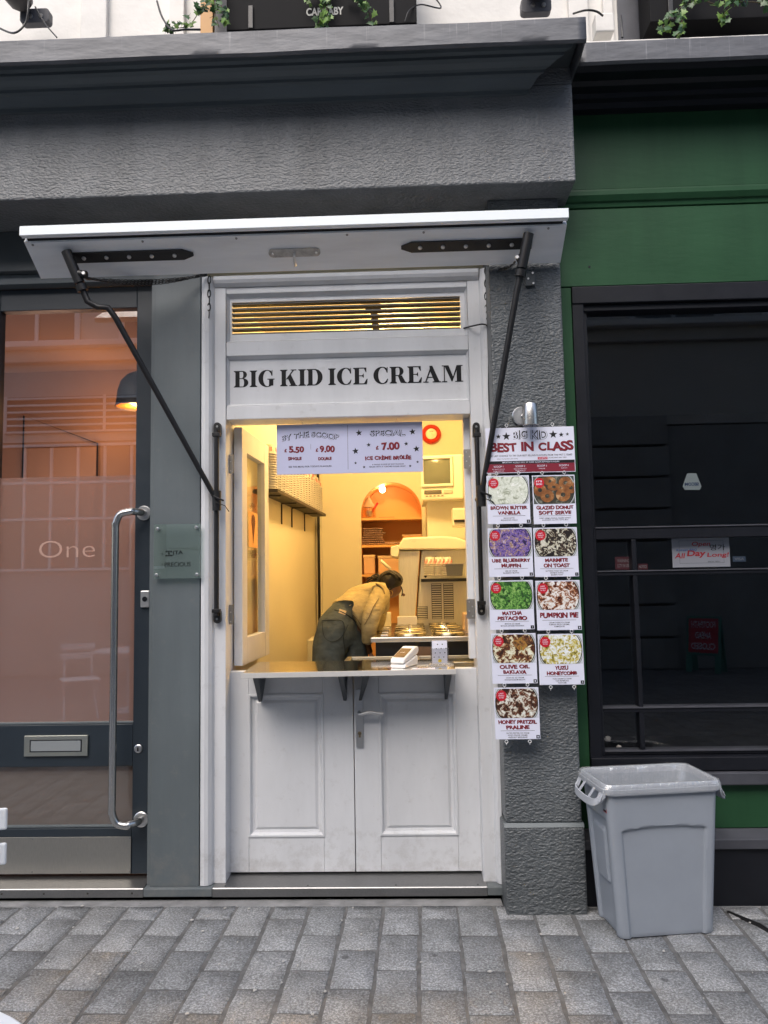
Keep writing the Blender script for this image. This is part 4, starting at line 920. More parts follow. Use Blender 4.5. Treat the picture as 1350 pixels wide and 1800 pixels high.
    L_ = ti.split('|'); two = len(L_) == 2
    for k, s in enumerate(L_):
        wd_ = min(.0152*len(s), w_*.86) if two else w_*.86
        dtext(s, fr, cx, z1-h_*((.665+.105*k) if two else .70), wd_, .0195 if two else .026, t)
    mb = MB(); lz = z1-h_*(.835 if two else .80); rectp(mb, fr, x0+w_*.12, x1-w_*.12, lz-.0006, lz+.0006, .0006); mb.build('rule', ink, t, norm=False)
    S_ = sub.split('|')
    for k, s in enumerate(S_): text('small_print', s, fr, cx, lz-.011-.0092*k, min(.0043*len(s), w_*.78), .0062, ink, t, .004)
    if num:
        mb = MB(); rectp(mb, fr, x1-.018, x1-.003, z0+.003, z0+.018, .0006); mb.build('number_box', ink, t, norm=False); text('number', num, fr, x1-.0105, z0+.0105, .005, .008, printw, t, .01, depth=.001)
    rings(t, fr, x0, x1, z1)
    if i in (7, 8): rings(t, fr, x0, x1, z0, False)
# ------------------------------------------------------- hanging price board in the hatch
t, fr, x0, x1, z0, z1 = card('price_board', 'hanging two part price board reading BY THE SCOOP and SPECIAL inside the hatch', (486, 747), (744, 829), 3.90, 3.90, signw, None, .004)
cm = x0+(x1-x0)*.489
mb = MB(); rectp(mb, fr, cm-.0007, cm+.0007, z0+.02, z1-.01, .0006)
dv = x0+(x1-x0)*.235; rectp(mb, fr, dv-.0005, dv+.0005, z1-.135, z1-.105, .0006); mb.build('divider', ink, t, norm=False)
def pxz(px, py): q = W(px, py, 3.90); return q[0], q[2]
def pt(s, px, py, wd_, ht_, c=redink, j=1, arc=0, sh=True):
    u, v = pxz(px, py)
    if sh: dtext(s, fr, u, v, wd_, ht_, t, c, j, arc)
    else: text('small_print', s, fr, u, v, wd_, ht_, ink, t, .01, j*.0)
pt('BY THE SCOOP', 545, 767, .30, .040, signw, 1, .018); pt('£', 502, 792, .012, .018, redink); pt('5.50', 521, 790, .078, .037); pt('£', 557, 791, .012, .018); pt('9.00', 575, 789, .078, .037)
pt('SINGLE', 518, 806, .070, .018); pt('DOUBLE', 571, 806, .070, .018); pt('SEE THE MENU FOR TODAYS FLAVOURS', 545, 820, .225, .0085, sh=False)
pt('SPECIAL', 681, 761, .185, .038, signw); pt('£', 663, 787, .014, .020); pt('7.00', 686, 784, .095, .042); pt('ICE CRÈME BRÛLÉE', 682, 804, .24, .027)
pt('A SINGLE SCOOP OF ANY FLAVOUR', 682, 816, .165, .0065, sh=False); pt('SEALED WITH A TORCHED SUGAR CRUST', 681, 820, .19, .0065, sh=False)
mb = MB()
for px, py, r in ((631, 761, .018), (725, 759, .018), (648, 782, .012), (714, 780, .012), (625, 793, .018), (732, 789, .018), (625, 814, .008), (640, 821, .008), (721, 819, .008), (734, 812, .008)): u, v = pxz(px, py); star(mb, fr, u, v, r, .0006, rot=.1)
mb.build('star', ink, t, norm=False, each=True)
mb = MB()
for px in (532, 697):
    u, v = pxz(px, 744); 
    for k in range(5): c = Vector((u, 3.903, v+.002+.011*k)); mb.tube([c+Vector((.005*math.cos(a)*(k % 2), .004*math.cos(a)*((k+1) % 2), .007*math.sin(a))) for a in [q*.785 for q in range(8)]], .0011, 5, closed=True)
mb.build('chain', steel, t)

# ------------------------------------------------------- wall light and cables
x, _, z = W(932, 729, 3.545)
wl = thing('wall_light', 'small brushed steel cylinder wall light above the header board', 'light', (x, 3.63, z))
mb = MB(); T = Matrix.Translation((x, 3.548, z)) @ Matrix.Rotation(R(0), 4, 'Y'); mb.lathe([(.034, -.052), (.036, -.050), (.036, -.022), (.0352, -.0215), (.0352, -.020), (.036, -.0195), (.036, .046), (.033, .052), (.01, .054)], T, 32); mb.build('cylinder', satin('light_steel', (.62, .6, .57), .28, (1, 1, .2)), wl)
mb = MB(); mb.lathe([(.034, -.0527), (.03, -.050)], T, 24); mb.build('lens', flat('lens_dark', (.05, .05, .05), .2), wl)
mb = MB(); mb.lathe([(.045, 0), (.045, .014), (.040, .018)], Matrix.Translation((x-.03, 3.6345, z+.012)) @ Matrix.Rotation(R(90), 4, 'X'), 28); mb.tube([(x-.022, 3.62, z+.008), (x, 3.56, z+.0)], .012, 10); mb.build('back_plate', steel, wl)
cb = MB(); cb.tube(smooth_path([W(815, 577, 3.87), W(835, 572, 3.79), W(850, 570, 3.785), W(858, 576, 3.785), W(860, 600, 3.787), W(859, 660, 3.788), W(861, 730, 3.788), W(868, 749, 3.70), W(885, 751, 3.628), W(905, 750, 3.622), W(920, 747, 3.622), W(928, 738, 3.625)], 6), .0042, 8)
tag(cb.build('power_cable', iron, None), 'thin black cable from the slatted transom down to the wall light', 'cable')
# ================================================================== BIN
bn = thing('rubbish_bin', 'tall grey slim plastic rubbish bin lined with a clear bag', 'bin', (1.052, 3.53, .0), R(8))
HB = .612
def rr_pt(hw, hd, r, s):
    seg = [2*(hw-r), math.pi*r/2, 2*(hd-r), math.pi*r/2]*2; tot = sum(seg); d = s*tot
    cs = [(-(hw-r), -hd, 1, 0), (hw-r, -hd+r, -90, 0), (hw, -(hd-r), 0, 1), (hw-r, hd-r, 0, 0), (hw-r, hd, -1, 0), (-(hw-r), hd-r, 90, 0), (-hw, hd-r, 0, -1), (-(hw-r), -(hd-r), 180, 0)]
    for k, L_ in enumerate(seg):
        if d <= L_ or k == 7:
            c = cs[k]
            if k % 2 == 0: return (c[0]+c[2]*d, c[1]+c[3]*d)
            a = R({1: -90, 3: 0, 5: 90, 7: 180}[k])+d/r; ctr = {1: (hw-r, -hd+r), 3: (hw-r, hd-r), 5: (-hw+r, hd-r), 7: (-hw+r, -hd+r)}[k]
            return (ctr[0]+r*math.cos(a), ctr[1]+r*math.sin(a))
        d -= L_
def sst(a, b, x): t = max(0, min(1, (x-a)/(b-a))); return t*t*(3-2*t)
def bin_pt(s, v, inset=0, panels=True):
    hw = .212+.040*v-inset; hd = .132+.018*v-inset; r = max(.028, .03); x, y = rr_pt(hw, hd, r, s); z = .004+HB*v
    if panels:
        tp = .72+.035*(1-(x/hw)**2)
        k = sst(-.80, -.76, x/hw)*(1-sst(.76, .80, x/hw))*(1-sst(tp-.016, tp, v))*(1 if abs(y) > hd*.97 else 0)
        y -= math.copysign(.011*k, y)
        k2 = sst(-.72, -.60, y/hd)*(1-sst(.60, .72, y/hd))*(1-sst(.78, .80, v))*(1 if abs(x) > hw*.97 else 0)
        k3 = sst(-.45, -.40, y/hd)*(1-sst(.40, .45, y/hd))*(1-sst(.70, .72, v))*(1 if abs(x) > hw*.97 else 0)
        x -= math.copysign(.012*k2-.010*k3*sst(.33, .34, v), x)
        e = 1-sst(0, .02, v); x *= 1-.012*e; y *= 1-.02*e
    return (x, y, z)
mb = MB(); NS, NV = 220, 90
g = [[mb.bm.verts.new(bin_pt(i/NS, j/NV)) for i in range(NS)] for j in range(NV+1)]
for j in range(NV):
    for i in range(NS): mb.face([g[j][i], g[j][(i+1) % NS], g[j+1][(i+1) % NS], g[j+1][i]], True)
mb.face(g[0][::-1])
gi_ = [[mb.bm.verts.new(bin_pt(i/NS, v, .006 if v == 1 else .020, False)) for i in range(NS)] for v in (1, .9, .03)]
for j in range(2):
    for i in range(NS): mb.face([gi_[j][i], gi_[j][(i+1) % NS], gi_[j+1][(i+1) % NS], gi_[j+1][i]], True)
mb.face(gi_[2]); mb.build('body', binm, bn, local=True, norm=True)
def ring_sweep(mb, prof, n=160, wob=0):
    gg = []
    for (o, z) in prof:
        row = []
        for i in range(n):
            x, y = rr_pt(.252+o, .150+o, .036+max(o, -.005), i/n); nz = noise.noise(Vector((x*14, y*14, z*20)))*wob; row.append(mb.bm.verts.new((x*(1+nz*.3), y*(1+nz*.3), z+nz)))
        gg.append(row)
    for j in range(len(gg)-1):
        for i in range(n): mb.face([gg[j][i], gg[j][(i+1) % n], gg[j+1][(i+1) % n], gg[j+1][i]], True)
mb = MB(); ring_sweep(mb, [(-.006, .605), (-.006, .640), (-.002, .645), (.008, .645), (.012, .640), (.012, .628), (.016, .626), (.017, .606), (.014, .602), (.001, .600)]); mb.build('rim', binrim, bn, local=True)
hm = binrim
# handle loops on both short ends
for sg in (-1, 1):
    mb = MB(); X = .262*sg
    path = smooth_path([(X, -.15, .612), (X+.012*sg, -.135, .590), (X+.034*sg, -.115, .572), (X+.042*sg, -.07, .566), (X+.044*sg, 0, .564), (X+.042*sg, .07, .566), (X+.034*sg, .115, .572), (X+.012*sg, .135, .590), (X, .15, .612)], 4)
    for k in range(len(path)-1):
        pass
    prof = [(0, 0), (.003, -.030), (-.004, -.030), (-.007, 0)]; prev = None
    for p in path:
        cur = [mb.bm.verts.new((p.x+a*sg, p.y, p.z+b+.012)) for a, b in prof]
        if prev:
            for q in range(4): mb.face([prev[q], prev[(q+1) % 4], cur[(q+1) % 4], cur[q]], True)
        else: mb.face(cur)
        prev = cur
    mb.face(prev[::-1])
    for yy in (-.125, -.055, .055, .125):      # webs that tie the loop to the rim, leaving the openings
        dd = .010 if abs(yy) < .1 else .020
        xo = .036 if abs(yy) < .1 else .022
        A_ = [mb.bm.verts.new(v) for v in ((X-.004*sg, yy-dd, .630), (X-.004*sg, yy+dd, .630), (X+xo*sg, yy+dd, .578), (X+xo*sg, yy-dd, .578))]; B_ = [mb.bm.verts.new(v.co+Vector((0, 0, -.006))) for v in A_]
        mb.face(A_); mb.face(B_[::-1])
        for q in range(4): mb.face([A_[q], B_[q], B_[(q+1) % 4], A_[(q+1) % 4]])
    mb.build('handle', hm, bn, .001, local=True)
mb = MB(); mb.box(-.2465, -.2445, -.124, -.090, .522, .545); mb.build('maker_plate', flat('red_plate', (.35, .01, .02), .4), bn, local=True)
mb = MB(); mb.box(-.2470, -.2466, -.122, -.092, .525, .532); mb.build('maker_plate_band', ink, bn, local=True)
# clear liner
def liner_mat():
    m, N, L, P = nodes('clear_bag'); N.remove(P); o = N['Material Output']
    t_ = N.new('ShaderNodeBsdfTransparent'); t_.inputs[0].default_value = (.93, .94, .95, 1); g = N.new('ShaderNodeBsdfGlossy'); g.inputs['Roughness'].default_value = .2
    d = N.new('ShaderNodeBsdfDiffuse'); d.inputs[0].default_value = (.8, .83, .86, 1)
    nn = noise_n(N, L, 18, 4, .6, (1, 1, .35)); b = N.new('ShaderNodeBump'); b.inputs['Distance'].default_value = .02; L.new(nn.outputs[0], b.inputs['Height']); L.new(b.outputs[0], g.inputs['Normal']); L.new(b.outputs[0], d.inputs[1] if False else d.inputs['Normal'])
    a = N.new('ShaderNodeMixShader'); a.inputs[0].default_value = .26; L.new(t_.outputs[0], a.inputs[1]); L.new(d.outputs[0], a.inputs[2])
    x_ = N.new('ShaderNodeMixShader'); x_.inputs[0].default_value = .20; L.new(a.outputs[0], x_.inputs[1]); L.new(g.outputs[0], x_.inputs[2]); L.new(x_.outputs[0], o.inputs[0]); return m
mb = MB(); n = 170; rows = []
for j in range(34):
    v = j/33; row = []
    for i in range(n):
        if j < 6: q = [(.0185, .612), (.0190, .620), (.0185, .634), (.012, .6475), (.0, .6485), (-.009, .645)][j]; o_, z = q; am = .0022 if j < 3 else .0008
        else: f = (j-6)/27; o_ = -.016-.058*f-.008*math.sin(f*3.1); z = .640-.50*f; am = .009*min(1, f*3)
        x, y = rr_pt(.252+o_, .150+o_, .035, i/n); nz = noise.noise(Vector((x*16, y*16, z*7+3)))*am; fo = math.sin(i*.9+math.sin(i*.21)*4+z*9)*am*.45
        k = 1+(nz+fo)/.2; row.append(mb.bm.verts.new((x*k, y*k, z+(noise.noise(Vector((x*22, y*22, 1)))*.006 if j == 0 else 0))))
    rows.append(row)
for j in range(33):
    for i in range(n): mb.face([rows[j][i], rows[j][(i+1) % n], rows[j+1][(i+1) % n], rows[j+1][i]], True)
lb = mb.build('bin_liner', liner_mat(), None, local=True, norm=False); lb.location = bn.location; lb.rotation_euler = bn.rotation_euler; tag(lb, 'clear crinkled plastic bag lining the grey bin and folded over its rim', 'bin liner')
# ================================================================== white café furniture
wf = mat('white_enamel', (.72, .76, .80), .3, var=.03)
def chair(loc, rz, label):
    c = thing('bistro_chair', label, 'chair', loc, rz, 'white folding bistro chairs')
    for z in (.80, .692):
        mb = MB(); pts = [(-.19+.38*k/10, .0-.02*math.cos((k/10-.5)*math.pi), 0) for k in range(11)]
        for k in range(10):
            a, b = pts[k], pts[k+1]; T = None; v = [mb.bm.verts.new(p) for p in ((a[0], a[1], z-.034), (b[0], b[1], z-.034), (b[0], b[1]+.012, z-.034), (a[0], a[1]+.012, z-.034), (a[0], a[1], z+.034), (b[0], b[1], z+.034), (b[0], b[1]+.012, z+.034), (a[0], a[1]+.012, z+.034))]
            for f in ((0,3,2,1),(4,5,6,7),(0,1,5,4),(2,3,7,6)): mb.face([v[i] for i in f])
            if k == 0: mb.face([v[i] for i in (3,0,4,7)])
            if k == 9: mb.face([v[i] for i in (1,2,6,5)])
        bmesh.ops.remove_doubles(mb.bm, verts=mb.bm.verts, dist=.0001); mb.build('back_slat', wf, c, .006, local=True)
    for k in range(5): mb = MB(); mb.box(-.2, .2, -.42+.078*k, -.36+.078*k, .445, .458); mb.build('seat_slat', wf, c, .003, local=True)
    for s in (-1, 1):
        mb = MB(); mb.tube([(.150*s, .005, .84), (.15*s, -.06, .44), (.18*s, -.42, .0)], .010, 8); mb.build('leg', wf, c, local=True)
        mb = MB(); mb.tube([(.14*s, .0, .0), (.19*s, -.40, .44)], .010, 8); mb.build('leg', wf, c, local=True)
    return c
x, y, z = W(-62, 1500, 2.45); chair((-1.492, 2.44, 0), R(4), 'white slatted chair at the left edge beside the glazed door')
def table(loc, label, r=.33):
    t = thing('bistro_table', label, 'table', loc); mb = MB(); mb.lathe([(r-.006, .712), (r, .716), (r, .732), (r-.006, .737)], None, 56); mb.build('table_top', wf, t, local=True)
    mb = MB(); mb.tube([(0, 0, .71), (0, 0, .05)], .025, 14); mb.lathe([(.2, 0), (.2, .012), (.04, .05)], None, 32); mb.build('pedestal', wf, t, local=True)
table((-.942, 1.204, 0), 'white round table whose rim shows in the lower left corner')
table((-3.4, -1.3, 0), 'white round table across the lane mirrored in the glazed door', .4)
chair((-3.9, -1.0, 0), R(150), 'white slatted chair with its back to the far table, mirrored in the door'); chair((-2.9, -2.0, 0), R(-60), 'white slatted chair facing the far table, mirrored in the door')
# ================================================================== things on the ledges
leaf_ms = [mat('ivy_leaf', (.03, .085, .02), .45, var=.4, vs=40), mat('young_ivy_leaf', (.12, .22, .035), .45, var=.3, vs=40)]
lms = []
for m in leaf_ms:
    mb = MB(); P = [(0, -.5), (.22, -.42), (.5, -.5), (.38, -.1), (.46, .12), (.2, .14), (0, .55), (-.2, .14), (-.46, .12), (-.38, -.1), (-.5, -.5), (-.22, -.42)]
    c = mb.bm.verts.new((0, -.1, .05)); vs = [mb.bm.verts.new((a, b, -.04*abs(a))) for a, b in P]
    for i in range(12): mb.face([c, vs[i], vs[(i+1) % 12]], True)
    me = bpy.data.meshes.new('leaf'); mb.bm.to_mesh(me); me.materials.append(m); lms.append(me)
def ivy(label, stems, n, size=.032, seed=0, young=.3):
    rd = random.Random(seed); i = thing('ivy_plant', label, 'plant', stems[0][0]); mb = MB(); P = []
    for s in stems:
        q = smooth_path(s, 8); mb.tube(q, .0022, 5); P += q
    mb.build('stem', flat('ivy_stem', (.07, .05, .02), .7), i)
    for k in range(n):
        p = rd.choice(P)+Vector((rd.uniform(-.022, .022), rd.uniform(-.035, .01), rd.uniform(-.022, .022)))
        o = bpy.data.objects.new('leaf', lms[1 if rd.random() < young else 0]); COL.objects.link(o); o.parent = i; o.location = p-wloc(i)
        o.rotation_euler = (R(rd.uniform(40, 120)), R(rd.uniform(-40, 40)), R(rd.uniform(-60, 60))); s = size*rd.uniform(.6, 1.25); o.scale = (s, s, s)
def planter(label, px0, px1, py, y=3.56, h=.5, txt=None):
    x0, x1 = W(px0, py, y)[0], W(px1, py, y)[0]; zb = W((px0+px1)/2, py, y)[2]
    p = thing('window_box', label, 'planter', ((x0+x1)/2, y+.1, zb)); mb = MB(); mb.box(x0, x1, y, y+.17, zb, zb+h); mb.build('trough', flat('planter_black', (.006, .006, .007), .7, .15), p, .004)
    soil = box('soil', grout, p, x0+.01, x1-.01, y+.01, y+.16, zb+h+.0005, zb+h+.01, 0)
    for f in (.13, .87): xx = x0+(x1-x0)*f; box('strap', iron, p, xx-.012, xx+.012, y-.012, y-.001, zb+.0, zb+.12, .002)
    if txt: a, _, b = W(571, 20, y); text('lettering', txt, wallframe(0, 0, y), a, b, .185, .042, flat('pale_letters', (.45, .45, .42), .5), p, .03)
    return p
planter('long black window box with pale CARNABY lettering and trailing ivy', 398, 733, 47, 3.52, txt='CARNABY')
planter('black window box above the green shopfront with ivy hanging over it', 1143, 1420, 33, 3.60)
def Wv(px, py, y): return Vector(W(px, py, y))
ivy('ivy trailing down the left end of the CARNABY window box', [[Wv(372, -60, 3.5), Wv(382, -20, 3.48), Wv(378, 20, 3.48), Wv(385, 48, 3.48)], [Wv(396, -50, 3.5), Wv(388, 0, 3.47), Wv(398, 45, 3.47)], [Wv(370, 0, 3.48), Wv(350, 22, 3.48), Wv(330, 46, 3.47), Wv(295, 50, 3.47)]], 120, .032, 1, .35)
ivy('bright ivy hanging over the word CARNABY on the black box', [[Wv(560, -60, 3.5), Wv(570, -10, 3.48), Wv(566, 25, 3.47), Wv(560, 42, 3.46)], [Wv(585, -40, 3.5), Wv(575, 5, 3.47), Wv(578, 40, 3.46)], [Wv(560, -20, 3.48), Wv(540, 2, 3.48)]], 90, .031, 2, .6)
ivy('sparse ivy strand at the right of the long black box', [[Wv(610, -40, 3.49), Wv(630, 5, 3.48), Wv(648, 22, 3.48), Wv(655, 40, 3.48)]], 26, .032, 3, .3)
ivy('ivy trailing from the right window box onto the lead ledge', [[Wv(1225, -60, 3.56), Wv(1215, -10, 3.54), Wv(1205, 20, 3.53), Wv(1190, 62, 3.50)], [Wv(1200, 10, 3.53), Wv(1180, 30, 3.52), Wv(1160, 55, 3.50)], [Wv(1220, -10, 3.54), Wv(1260, 8, 3.54), Wv(1310, 3, 3.54), Wv(1360, 8, 3.54)], [Wv(1300, -20, 3.54), Wv(1275, 20, 3.54), Wv(1268, 45, 3.54)]], 125, .033, 4, .4)
def flood(px, py, label, r=.062):
    x, y, z = W(px, py, 3.66); f = thing('spotlight', label, 'light', (x, y, z-.05))
    mb = MB(); mb.prism(rrect(x-.10+.02, x+.075, z-.058, z+.02, .02), 3.655, 3.70, 'Y'); mb.build('bracket', flat('lamp_grey', (.10, .10, .11), .45), f, .003)
    T = Matrix.Translation((x-.055 if px < 500 else x, 3.57, z+.055)) @ Matrix.Rotation(R(62), 4, 'X')
    mb = MB(); mb.lathe([(.03, -.09), (.055, -.07), (.085, .0), (.088, .05), (.08, .052), (.07, .02)], T, 30); mb.build('housing', flat('lamp_dark', (.06, .055, .055), .45), f)
    mb = MB()
    for dx in (-.02, .035): mb.lathe([(.012, 0), (.010, .008)], Matrix.Translation((x+dx, 3.654, z-.025)) @ Matrix.Rotation(R(90), 4, 'X'), 12)
    mb.build('bolt', steel, f, each=True)
flood(62, 22, 'dark round spotlight on the cream wall at the top left corner'); flood(943, 3, 'dark round spotlight above the right end of the grey fascia')
def cable(pts, label, r=.005): 
    mb = MB(); mb.tube(smooth_path([W(*p) for p in pts], 6), r, 8); tag(mb.build('loose_cable', iron, None), label, 'cable')
cable([(0, 50, 3.6), (25, 58, 3.5), (45, 40, 3.5), (50, 5, 3.5), (48, -20, 3.6)], 'black cable curling under the top left spotlight')
cable([(62, 12, 3.6), (78, 40, 3.5), (100, 66, 3.45)], 'short black cable hanging to the lead ledge near the left spotlight', .0035)
cable([(276, 2, 3.6), (285, 30, 3.5), (302, 52, 3.4), (325, 52, 3.4), (352, 52, 3.45)], 'black cable lying on the lead ledge left of the pine strip')
cable([(712, 38, 3.5), (720, 18, 3.5), (740, 8, 3.55), (775, 14, 3.6), (760, -10, 3.6)], 'thin black cable looping beside the right end of the CARNABY box', .0035)
cable([(1008, 24, 3.6), (1030, 18, 3.5), (1048, 20, 3.5), (1060, 28, 3.5)], 'black cable arching over the joint between the two lead ledges')
cable([(1091, 28, 3.5), (1093, 45, 3.45), (1094, 66, 3.43)], 'short black cable end on the right lead ledge', .005)
x0, _, z1 = W(1043, 33, 3.6); x1, _, z0 = W(1077, 64, 3.6)
tag(MB().box(x0, x1, 3.56, 3.64, z0, z1).build('junction_box', stone_w, None, .006), 'small white junction box on the ledge where the two shopfronts meet', 'junction box')
#MARK_INT
# ================================================================== KIOSK ROOM
FZ, CZ = .28, 3.16
def xl(y): return -.945+.051*(y-4.1)
kr = bpy.data.objects.new('kiosk_room', None); COL.objects.link(kr); kr['kind'] = 'structure'
BY = 6.65
mb = MB(); mb.poly([(xl(4.052), 4.052, FZ), (xl(BY), BY, FZ), (xl(BY), BY, CZ), (xl(4.052), 4.052, CZ)]); mb.build('left_wall', cream_w, kr, norm=False)
mb = MB(); mb.poly([(.80, 4.0, FZ), (.80, BY, FZ), (.80, BY, CZ), (.80, 4.0, CZ)]); mb.build('right_wall', cream_w, kr, norm=False)
mb = MB(); mb.poly([(-1.05, 3.9, CZ), (.82, 3.9, CZ), (.82, BY, CZ), (-1.05, BY, CZ)]); mb.build('ceiling', cream_w, kr, norm=False)
mb = MB(); mb.poly([(-1.05, 3.98, FZ), (.82, 3.98, FZ), (.82, BY, FZ), (-1.05, BY, FZ)]); mb.build('floor', floorm, kr, norm=False)
box('front_seal', cream_w, kr, -1.05, .82, 3.905, 4.0, 3.052, 3.20, 0)
AX0, AX1, AR = -.413, .123, .268; AC = (AX0+AX1)/2; AZ = 2.114
mb = MB(); mb.poly([(-1.05, BY, FZ), (AX0, BY, FZ), (AX0, BY, CZ), (-1.05, BY, CZ)]); mb.poly([(AX1, BY, FZ), (.82, BY, FZ), (.82, BY, CZ), (AX1, BY, CZ)])
n = 24
for k in range(n):
    a0, a1 = math.pi-math.pi*k/n, math.pi-math.pi*(k+1)/n
    p0 = (AC+AR*math.cos(a0), AZ+AR*math.sin(a0)); p1 = (AC+AR*math.cos(a1), AZ+AR*math.sin(a1)); mb.poly([(p0[0], BY, p0[1]), (p1[0], BY, p1[1]), (p1[0], BY, CZ), (p0[0], BY, CZ)])
mb.build('back_wall', cream_w, kr, norm=False)
orange = mat('orange_alcove_paint', (.80, .42, .14), .6, var=.04, vs=2)
AB = BY+.33
al = MB(); pts = [(AX0, FZ)]+[(AC+AR*math.cos(math.pi-math.pi*k/n), AZ+AR*math.sin(math.pi-math.pi*k/n)) for k in range(n+1)]+[(AX1, FZ)]
for (a, b), (c, d) in zip(pts, pts[1:]): al.poly([(a, BY, b), (c, BY, d), (c, AB, d), (a, AB, b)])
al.poly([(a, AB, b) for a, b in pts]); al.build('alcove', orange, kr, norm=False)
for z in (2.072, 1.832, 1.575): box('alcove_shelf', orange, kr, AX0+.002, AX1-.002, BY+.004, AB-.002, z-.022, z, .002)
box('corner_batten', cream_w, kr, xl(BY)+.005, xl(BY)+.055, BY-.03, BY-.002, FZ, CZ-.01, .003)
box('skirting_ledge', cream_w, kr, -.85, -.82, 4.2, 6.6, FZ, FZ+.9, .002) if False else None
mb = MB(); mb.tube([(xl(BY)+.03, BY-.045, 1.0), (xl(BY)+.03, BY-.045, 3.1)], .011, 8); tag(mb.build('black_pipe', iron, None), 'thin black pipe running up the far corner behind the tub shelf', 'pipe')
mb = MB(); mb.tube([(-.60, 5.7, 3.10), (-.50, 6.6, 3.10)], .02, 8); tag(mb.build('ceiling_track', iron, None), 'dark track fixed under the ceiling of the ice cream kiosk', 'track')
# shelf with tub stacks
shm = flat('dark_shelf', (.045, .035, .022), .5)
sh = thing('tub_shelf', 'dark narrow shelf along the left inner wall carrying stacked tubs', 'shelf', (-.85, 5.5, 2.08))
mb = MB(); mb.prism([(xl(4.58)+.001, 4.58), (xl(4.58)+.128, 4.58), (xl(6.48)+.118, 6.48), (xl(6.48)+.001, 6.48)], 2.078, 2.100, 'Z'); mb.build('board', shm, sh, .002)
for y in (4.75, 5.25, 5.6, 6.1):
    mb = MB(); x = xl(y); mb.box(x+.003, x+.11, y-.012, y+.012, 2.070, 2.0775); mb.box(x+.002, x+.008, y-.012, y+.012, 1.93, 2.069); mb.build('bracket', shm, sh)
tubm = mat('paper_tub', (.56, .53, .48), .5, var=.03); tubp = flat('tub_red_print', (.55, .04, .03), .5)
def tub_mesh(prt):
    mb = MB(); mb.lathe([(.036, 0), (.039, .052), (.0515, .0565), (.0515, .064), (.049, .0645), (.046, .06)], None, 16)
    if prt:
        mb.cur = 1
        for k in range(0, 16, 2):
            a = 2*math.pi*(k+.25)/16
            for q in (0, .18): 
                r = .0465; mb.poly([(r*math.cos(a+q), r*math.sin(a+q), .018), (r*math.cos(a+q+.1), r*math.sin(a+q+.1), .018), (r*1.02*math.cos(a+q+.1), r*1.02*math.sin(a+q+.1), .044), (r*1.02*math.cos(a+q), r*1.02*math.sin(a+q), .044)])
    bmesh.ops.recalc_face_normals(mb.bm, faces=mb.bm.faces); me = bpy.data.meshes.new('tub'); mb.bm.to_mesh(me); me.materials.append(tubm); me.materials.append(tubp); return me
tA, tB = tub_mesh(False), tub_mesh(True)
ordn = ['nearest to the door', 'second from the door', 'third from the door', 'fourth from the door', 'fifth from the door', 'sixth from the door', 'seventh from the door', 'eighth from the door', 'eighth from the far end', 'seventh from the far end', 'sixth from the far end', 'fifth from the far end', 'fourth from the far end', 'third from the far end', 'second from the far end', 'at the far end']
rs_ = random.Random(4)
for i in range(16):
    y = 4.645+i*.113; x = xl(y)+.062
    s = thing('tub_stack', 'stack of white paper tubs on the dark shelf, %s' % ordn[i], 'tub stack', (x, y, 2.101), group='stacks of paper tubs on the shelf')
    nt_ = 15+rs_.choice((-1, 0, 0, 1))
    for k in range(nt_):     # nested upside down
        o = bpy.data.objects.new('tub', tB if k > nt_-2 else tA); COL.objects.link(o); o.parent = s; o.location = (rs_.uniform(-.001, .001), rs_.uniform(-.001, .001), .064+k*.0155); o.rotation_euler = (math.pi, 0, rs_.uniform(0, 6))
# alarm bell
x, _, z = W(758, 763, 6.62)
ab = thing('alarm_bell', 'round red alarm bell with cream centre high on the back wall', 'alarm bell', (x, 6.62, z-.085)); T = Matrix.Translation((x, 6.648, z)) @ Matrix.Rotation(R(90), 4, 'X')
mb = MB(); mb.lathe([(.05, 0), (.080, .002), (.088, .02), (.083, .042), (.066, .056), (.054, .050), (.050, .030)], T, 36); mb.build('rim', flat('bell_red', (.55, .03, .012), .35), ab)
mb = MB(); mb.lathe([(.05, .028), (.048, .044), (.030, .052), (.008, .054), (.006, .060), (.001, .061)], T, 30); mb.build('dome', flat('bell_cream', (.75, .68, .5), .35), ab)
text('lettering', 'ALARM', wallframe(x, z, 6.648-.0535), 0, .018, .032, .007, ink, ab, .01, 0, .004)
# alcove things
gl = glass('jar_glass', (.98, .93, .85), .12)
x, _, z = W(648, 905, BY+.12)
j = thing('glass_jar', 'clear glass jar of utensils on the top alcove shelf', 'jar', (x, BY+.12, 2.073)); mb = MB(); mb.lathe([(.062, 0), (.066, .005), (.066, .10), (.055, .10), (.055, .012)], Matrix.Translation((x, BY+.12, 2.0735)), 20); mb.build('jar', gl, j)
mb = MB(); mb.lathe([(.02, .0), (.03, .02), (.03, .055)], Matrix.Translation((x+.01, BY+.12, 2.09)), 12); mb.build('cup', steel, j)
mb = MB(); mb.tube([(x+.01, BY+.12, 2.10), (x+.085, BY+.10, 2.215)], .010, 8); tag(mb.build('scoop_handle', flat('red_handle', (.65, .03, .03), .3), None), 'red handled tool leaning out of the glass jar in the alcove', 'scoop')
cl = MB(); 
def fnc(u, v): a = u*2*math.pi; r = .062*(1-v)+.004; return (x-.01+r*math.cos(a), BY+.16+r*.6*math.sin(a)*.8, 2.18+.13*v+.008*noise.noise(Vector((u*6, v*5, 0))))
cl.grid(14, 6, fnc); tag(cl.build('paper_bag', flat('tan_bag', (.5, .30, .16), .7), None), 'crumpled tan paper bag standing behind the jar in the alcove', 'bag')
mb = MB(); mb.box(-.26, -.12, BY+.05, BY+.20, 2.0725, 2.080); tag(mb.build('tray', flat('tray_brown', (.3, .12, .05), .5), None), 'flat brown tray lying on the top alcove shelf', 'tray')
